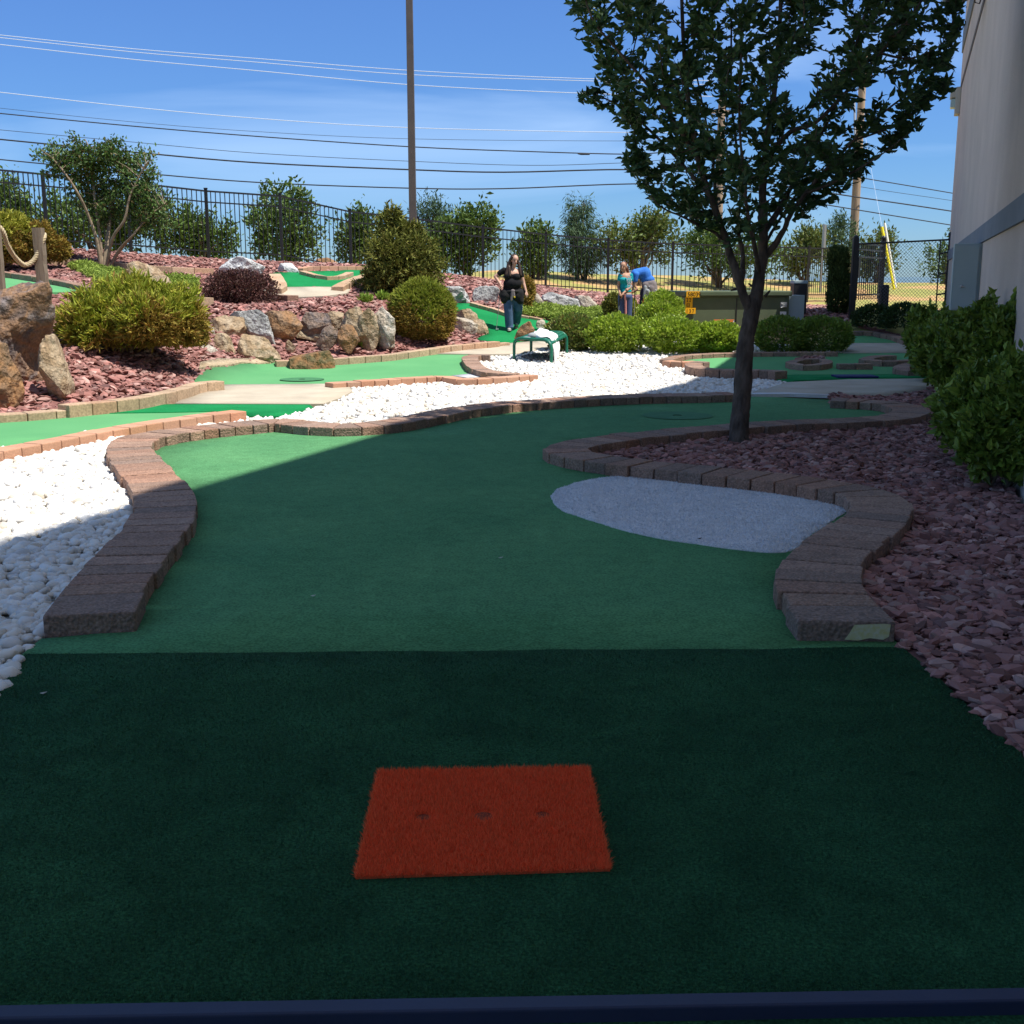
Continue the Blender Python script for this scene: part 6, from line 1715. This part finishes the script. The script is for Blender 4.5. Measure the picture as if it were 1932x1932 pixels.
# --- walking woman in black
wf = P(964, 623, 26.3); wz = Hs(wf.x, wf.y); org = Vector((wf.x, wf.y, wz + .016))
t = empty('person', org, 'woman with long brown hair in black top and jeans walking with a putter', 'person')
Rh = rotz_(R(22)) @ rotx(R(14)) @ roty(R(8))
hc_ = (.085, -.03, 1.575)
legR = [((-.055, .02, .86), .115), ((-.045, -.03, .47), .075), ((-.04, -.01, .08), .050)]
legL = [((.115, .03, .86), .115), ((.165, .09, .49), .075), ((.125, .36, .17), .050)]
torso = [('e', (.03, .02, .93), (.205, .135, .14)), ('e', (.035, .0, 1.08), (.195, .145, .15)), ('e', (.03, .01, 1.25), (.180, .125, .15)), ('c', (-.13, .02, 1.36), .055, (.19, .02, 1.34), .055)]
body = list(torso) + [('c', (.04, .01, 1.36), .05, (.065, -.005, 1.47), .045)] + head_parts(hc_, Rh)
body += [('c', (-.155, .02, 1.36), .052, (-.355, .03, 1.22), .042), ('c', (-.355, .03, 1.22), .041, (-.235, -.07, 1.04), .027)]
body += hand((-.235, -.07, 1.04), (.10, -.25, -.9), (.9, -.4, 0), curl=1.0)
body += [('c', (.215, .02, 1.335), .050, (.285, .03, 1.08), .040), ('c', (.285, .03, 1.08), .039, (.345, -.03, .88), .026)]
body += hand((.345, -.03, .88), (.25, -.15, -.95), (-.6, -.8, 0), curl=.35)
for a_, b_ in ((legR[0], legR[1]), (legR[1], legR[2]), (legL[0], legL[1]), (legL[1], legL[2])): body.append(('c', a_[0], a_[1] * .85, b_[0], b_[1] * .85))
body += [('c', (-.04, -.0, .06), .036, (-.04, -.12, .04), .03), ('c', (.125, .37, .13), .036, (.125, .28, .05), .03)]
fused('body', body, M['skin'], t, org, .010, 2)
face_bits(hc_, Rh, t, org)
top = [('e', (.03, .02, .95), (.215, .145, .15)), ('e', (.035, -.01, 1.06), (.212, .165, .15)), ('e', (.03, .01, 1.22), (.200, .135, .13)), ('e', (-.06, -.075, 1.225), (.09, .075, .075)), ('e', (.12, -.075, 1.215), (.09, .075, .075)),
       ('c', (-.14, .025, 1.345), .062, (.20, .025, 1.325), .062), ('c', (-.155, .02, 1.36), .068, (-.26, .025, 1.29), .062), ('c', (.215, .02, 1.335), .066, (.245, .03, 1.23), .060)]
fused('shirt', top, M['black_cloth'], t, org, .012, 3)
jn = [('e', (.03, .03, .85), (.19, .135, .12)), ('c', (-.06, .02, .84), .125, (-.05, -.03, .47), .098), ('c', (-.05, -.03, .47), .098, (-.035, -.005, .10), .085), ('e', (-.03, -.01, .09), (.095, .10, .05)),
      ('c', (.115, .03, .84), .125, (.165, .09, .49), .096), ('c', (.165, .09, .49), .094, (.13, .35, .20), .082)]
jn = [(a_[0], a_[1], (a_[2] * 1.12 if not hasattr(a_[2], '__len__') else a_[2])) + tuple(a_[3:4]) + tuple(x * 1.12 for x in a_[4:5]) for a_ in jn]
fused('jeans', jn, M['denim'], t, org, .012, 3)
jk = [('e', (.03, .02, .90), (.225, .160, .075)), ('c', (-.12, .01, .86), .105, (-.13, .01, .70), .105), ('c', (.18, .02, .86), .105, (.20, .03, .70), .10), ('c', (.03, .13, .86), .10, (.03, .15, .62), .09), ('c', (-.13, -.055, .85), .10, (-.145, -.065, .71), .095), ('c', (.195, -.05, .85), .095, (.215, -.05, .68), .085), ('e', (.03, -.03, .89), (.21, .15, .05)), ('e', (-.10, -.07, .79), (.15, .10, .13)), ('e', (.17, -.05, .78), (.13, .10, .13)),
      ('c', (-.20, .0, .86), .06, (-.23, .0, .80), .05), ('c', (.26, .02, .90), .055, (.31, .02, .84), .04)]
jo = fused('jacket', jk, M['jacket'], t, org, .012, 3)
fused('knot', [('e', (.045, -.15, .90), (.05, .035, .04)), ('c', (.03, -.15, .88), .035, (.01, -.15, .70), .030), ('c', (.06, -.15, .88), .03, (.07, -.155, .78), .028)], M['hoodie'], jo, org, .010, 1)
fused('yellow_hem', [('c', (-.20, -.085, .645), .020, (-.06, -.095, .635), .020), ('c', (.06, -.165, .79), .018, (.085, -.165, .76), .018)], M['yellow_cloth'], jo, org, .008, 1)
hr = [('e', (.075, .01, 1.645), (.092, .100, .075), Rh), ('e', (.07, .045, 1.57), (.096, .085, .12), Rh), ('c', (.0, .0, 1.60), .045, (-.055, -.03, 1.44), .05), ('c', (-.055, -.03, 1.44), .052, (-.10, -.09, 1.27), .040), ('c', (-.04, -.06, 1.42), .04, (-.02, -.13, 1.24), .028),
      ('c', (.155, .02, 1.60), .032, (.19, .0, 1.44), .040), ('c', (.19, .0, 1.44), .040, (.225, -.05, 1.25), .025), ('c', (.04, .09, 1.55), .08, (.03, .12, 1.35), .07), ('c', (.03, -.075, 1.655), .022, (-.005, -.07, 1.58), .018)]
fused('hair', hr, M['hair'], t, org, .010, 2)
for nm, c, rz in (('shoe', (-.04, -.06, .035), 0), ('shoe', (.125, .33, .10), 1)):
    Rs = rotx(R(-28)) if rz else Matrix.Identity(3)
    fused(nm, [('e', c, (.050, .135, .045), Rs), ('e', Vector(c) + Rs @ Vector((0, .07, .02)), (.045, .065, .055), Rs), ('e', Vector(c) + Rs @ Vector((0, -.01, -.022)), (.052, .140, .022), Rs)], M['shoe'], t, org, .009, 1)
putter((-.225, -.12, 1.0), (-.335, -.10, .035), org, 'putter held point down by the woman in black', (.06, -.03, 0))

# --- girl in teal, standing behind the hedge, turned to the left and looking back
gf = P(1178, 629, 26.8); gz_ = Hs(gf.x, gf.y); org = Vector((gf.x, gf.y, gz_ + .01))
t = empty('person', org, 'girl in teal lettered shirt with auburn ponytail standing behind the bright hedge', 'person')
s_ = 1.0
Rh = rotz_(R(-22)) @ rotx(R(4))
hc_ = (-.055, -.02, 1.475)
Rb = rotz_(R(-38))
body = [('e', (.0, .02, .88), (.150, .115, .13)), ('e', (-.005, .0, 1.02), (.115, .092, .13)), ('e', (-.005, -.005, 1.20), (.135, .10, .14)), ('c', (-.105, -.03, 1.30), .045, (.115, .045, 1.305), .045), ('c', (-.01, .01, 1.30), .042, (-.03, .0, 1.40), .038)]
body += head_parts(hc_, Rh, .96)
body += [('c', (.125, .045, 1.30), .044, (.125, -.01, 1.03), .036), ('c', (.125, -.01, 1.03), .035, (-.06, -.17, .885), .024)] + hand((-.06, -.17, .885), (-.5, -.25, -.75), (.3, -.9, 0), size=.92, curl=.9)
body += [('c', (-.12, -.03, 1.29), .042, (-.165, -.02, 1.04), .034), ('c', (-.165, -.02, 1.04), .033, (-.13, -.14, .86), .024)] + hand((-.13, -.14, .86), (.3, -.2, -.9), (.7, -.6, 0), size=.92, curl=.9)
body += [('c', (-.07, .0, .84), .085, (-.065, .0, .45), .06), ('c', (-.065, .0, .45), .058, (-.06, .03, .07), .04), ('c', (.075, .03, .84), .085, (.075, .03, .45), .06), ('c', (.075, .03, .45), .058, (.07, .06, .07), .04)]
fused('body', body, M['skin2'], t, org, .010, 2)
face_bits(hc_, Rh, t, org, .96)
sh = [('e', (.0, .02, .93), (.150, .120, .09)), ('e', (.0, .015, 1.03), (.138, .112, .13)), ('e', (-.005, -.005, 1.17), (.150, .115, .115)), ('e', (-.045, -.085, 1.185), (.085, .06, .06)), ('c', (-.115, -.03, 1.275), .052, (.12, .045, 1.28), .052), ('c', (.125, .045, 1.29), .058, (.135, .03, 1.19), .054), ('c', (-.125, -.03, 1.28), .054, (-.145, -.03, 1.20), .05)]
so_ = fused('shirt', sh, M['teal'], t, org, .011, 3)
fused('undershirt_hem', [('e', (.0, .02, .865), (.155, .122, .035))], M['white_cloth'], t, org, .010, 1)
pn = [('e', (.0, .02, .80), (.165, .13, .10)), ('c', (-.07, .0, .80), .098, (-.07, .0, .45), .085), ('c', (-.07, .0, .45), .085, (-.065, .02, .05), .085), ('c', (.08, .03, .80), .100, (.085, .03, .45), .088), ('c', (.085, .03, .45), .088, (.08, .05, .05), .088)]
po_ = fused('trousers', pn, M['navy'], t, org, .012, 3)
mb = MB(); mb.tube([Vector(v) + org for v in ((-.02, -.125, .86), (.005, -.10, .7), (.015, -.075, .45), (.01, -.05, .1))], .024, 6); mb.build('side_stripe', M['pink'], po_)
hr = [('e', (-.045, .02, 1.535), (.084, .098, .068), Rh), ('e', (-.035, .045, 1.485), (.080, .070, .095), Rh), ('c', (.02, .08, 1.47), .040, (.065, .10, 1.37), .036), ('c', (.065, .10, 1.37), .036, (.07, .09, 1.27), .018), ('c', (-.10, .0, 1.36), .035, (-.115, -.05, 1.25), .035)]
fused('hair', hr, M['hair_red'], t, org, .010, 2)
for c in ((-.06, -.03, .035), (.08, .0, .035)):
    fused('shoe', [('e', c, (.048, .13, .045))], M['shoe'], t, org, .01, 1)
# lettering on the shirt, running down the side of the chest
rl = Matrix.Rotation(R(-14), 4, 'Z') @ Matrix.Rotation(R(90), 4, 'X') @ Matrix.Rotation(R(-84), 4, 'Z')
l = text('AERO', .150, org + Vector((.012, -.142, 1.285)), M['white_cloth'], None, rot=rl, extr=.012, sx=.78, name='chest_lettering'); l.parent = so_
putter((-.13, -.20, .85), (-.20, -.16, .03), org, 'putter held low by the girl in teal', (.05, 0, 0))

# --- boy bending far forward with a hoodie tied at the waist
bf = P(1218, 632, 27.6); bz_ = Hs(bf.x, bf.y); org = Vector((bf.x, bf.y, bz_ + .01))
t = empty('person', org, 'boy in blue shirt bending over with a grey hoodie tied round his waist', 'person')
Rh = rotx(R(70)) @ rotz_(R(30))
Rh = rotz_(R(-75)) @ rotx(R(72))
body = [('e', (.02, .0, .93), (.14, .14, .14)), ('c', (.02, .0, 1.0), .125, (-.06, .0, 1.26), .125), ('c', (-.06, .0, 1.26), .125, (-.27, -.02, 1.25), .105), ('c', (-.27, -.12, 1.24), .05, (-.27, .10, 1.24), .05), ('c', (-.30, .0, 1.23), .05, (-.38, .0, 1.17), .045)]
body += head_parts((-.41, -.0, 1.13), Rh, .98)
body += [('c', (-.27, -.13, 1.22), .046, (-.30, -.15, .98), .036), ('c', (-.30, -.15, .98), .034, (-.24, -.17, .90), .026)] + hand((-.27, -.17, .91), (-.5, -.1, -.8), (.1, -.9, 0), curl=.9)
body += [('c', (-.27, .10, 1.22), .046, (-.33, .06, .98), .036), ('c', (-.33, .06, .98), .034, (-.33, -.10, .88), .026)] + hand((-.33, -.08, .90), (-.1, -.4, -.8), (.1, -.9, 0), curl=.9)
body += [('c', (-.04, -.09, .86), .10, (-.09, -.09, .46), .065), ('c', (-.09, -.09, .46), .062, (-.06, -.09, .07), .045), ('c', (.08, .06, .86), .10, (.05, .06, .46), .065), ('c', (.05, .06, .46), .062, (.08, .06, .07), .045)]
fused('body', body, M['skin2'], t, org, .010, 2)
face_bits((-.41, -.0, 1.13), Rh, t, org, .98)
sh = [('c', (.03, .0, 1.02), .140, (-.05, .0, 1.28), .140), ('c', (-.05, .0, 1.28), .140, (-.27, -.02, 1.25), .122), ('c', (-.27, -.13, 1.24), .068, (-.29, -.14, 1.10), .060), ('c', (-.27, .10, 1.24), .068, (-.30, .09, 1.10), .060), ('c', (-.27, -.12, 1.24), .07, (-.27, .10, 1.24), .07), ('e', (.02, 0, 1.12), (.17, .15, .12))]
fused('shirt', sh, M['blue_shirt'], t, org, .012, 3)
pn = [('e', (.02, .0, .88), (.16, .16, .13)), ('c', (-.04, -.09, .84), .115, (-.09, -.09, .46), .098), ('c', (-.09, -.09, .46), .098, (-.07, -.09, .05), .090), ('c', (.09, .06, .84), .118, (.06, .06, .46), .098), ('c', (.06, .06, .46), .098, (.09, .06, .05), .090)]
po_ = fused('trousers', pn, M['navy_dark'], t, org, .012, 3)
mb = MB(); mb.tube([Vector(v) + org for v in ((-.055, -.200, .86), (-.09, -.188, .6), (-.105, -.183, .42), (-.08, -.175, .1))], .022, 6); mb.build('side_stripe', M['sticker_o'], po_)
hd = [('e', (.05, -.01, 1.03), (.185, .165, .11)), ('c', (.10, -.05, 1.0), .13, (.15, -.06, .82), .115), ('c', (-.02, -.08, .98), .115, (-.01, -.12, .78), .085), ('c', (.08, -.12, .92), .10, (.10, -.13, .74), .08), ('c', (.16, .02, .95), .10, (.20, .02, .76), .07)]
ho = fused('hoodie', hd, M['hoodie'], t, org, .012, 3)
fused('lining', [('c', (-.05, -.17, .95), .045, (-.06, -.185, .73), .05), ('c', (-.06, -.185, .73), .05, (.15, -.19, .67), .035), ('c', (.0, -.20, .86), .05, (.10, -.195, .72), .055), ('c', (.03, -.195, .96), .02, (.22, -.13, .86), .025)], M['hoodie_in'], ho, org, .010, 2)
fused('hair', [('e', (-.42, .0, 1.155), (.090, .090, .088)), ('e', (-.44, .0, 1.10), (.080, .082, .075))], M['hair_black'], t, org, .010, 2)
for c in ((-.09, -.11, .035), (.06, .04, .035)):
    fused('shoe', [('e', c, (.13, .048, .045))], M['shoe'], t, org, .01, 1)
putter((-.30, -.22, .90), (-.31, -.20, .03), org, 'putter gripped by the bending boy', (.06, 0, 0))
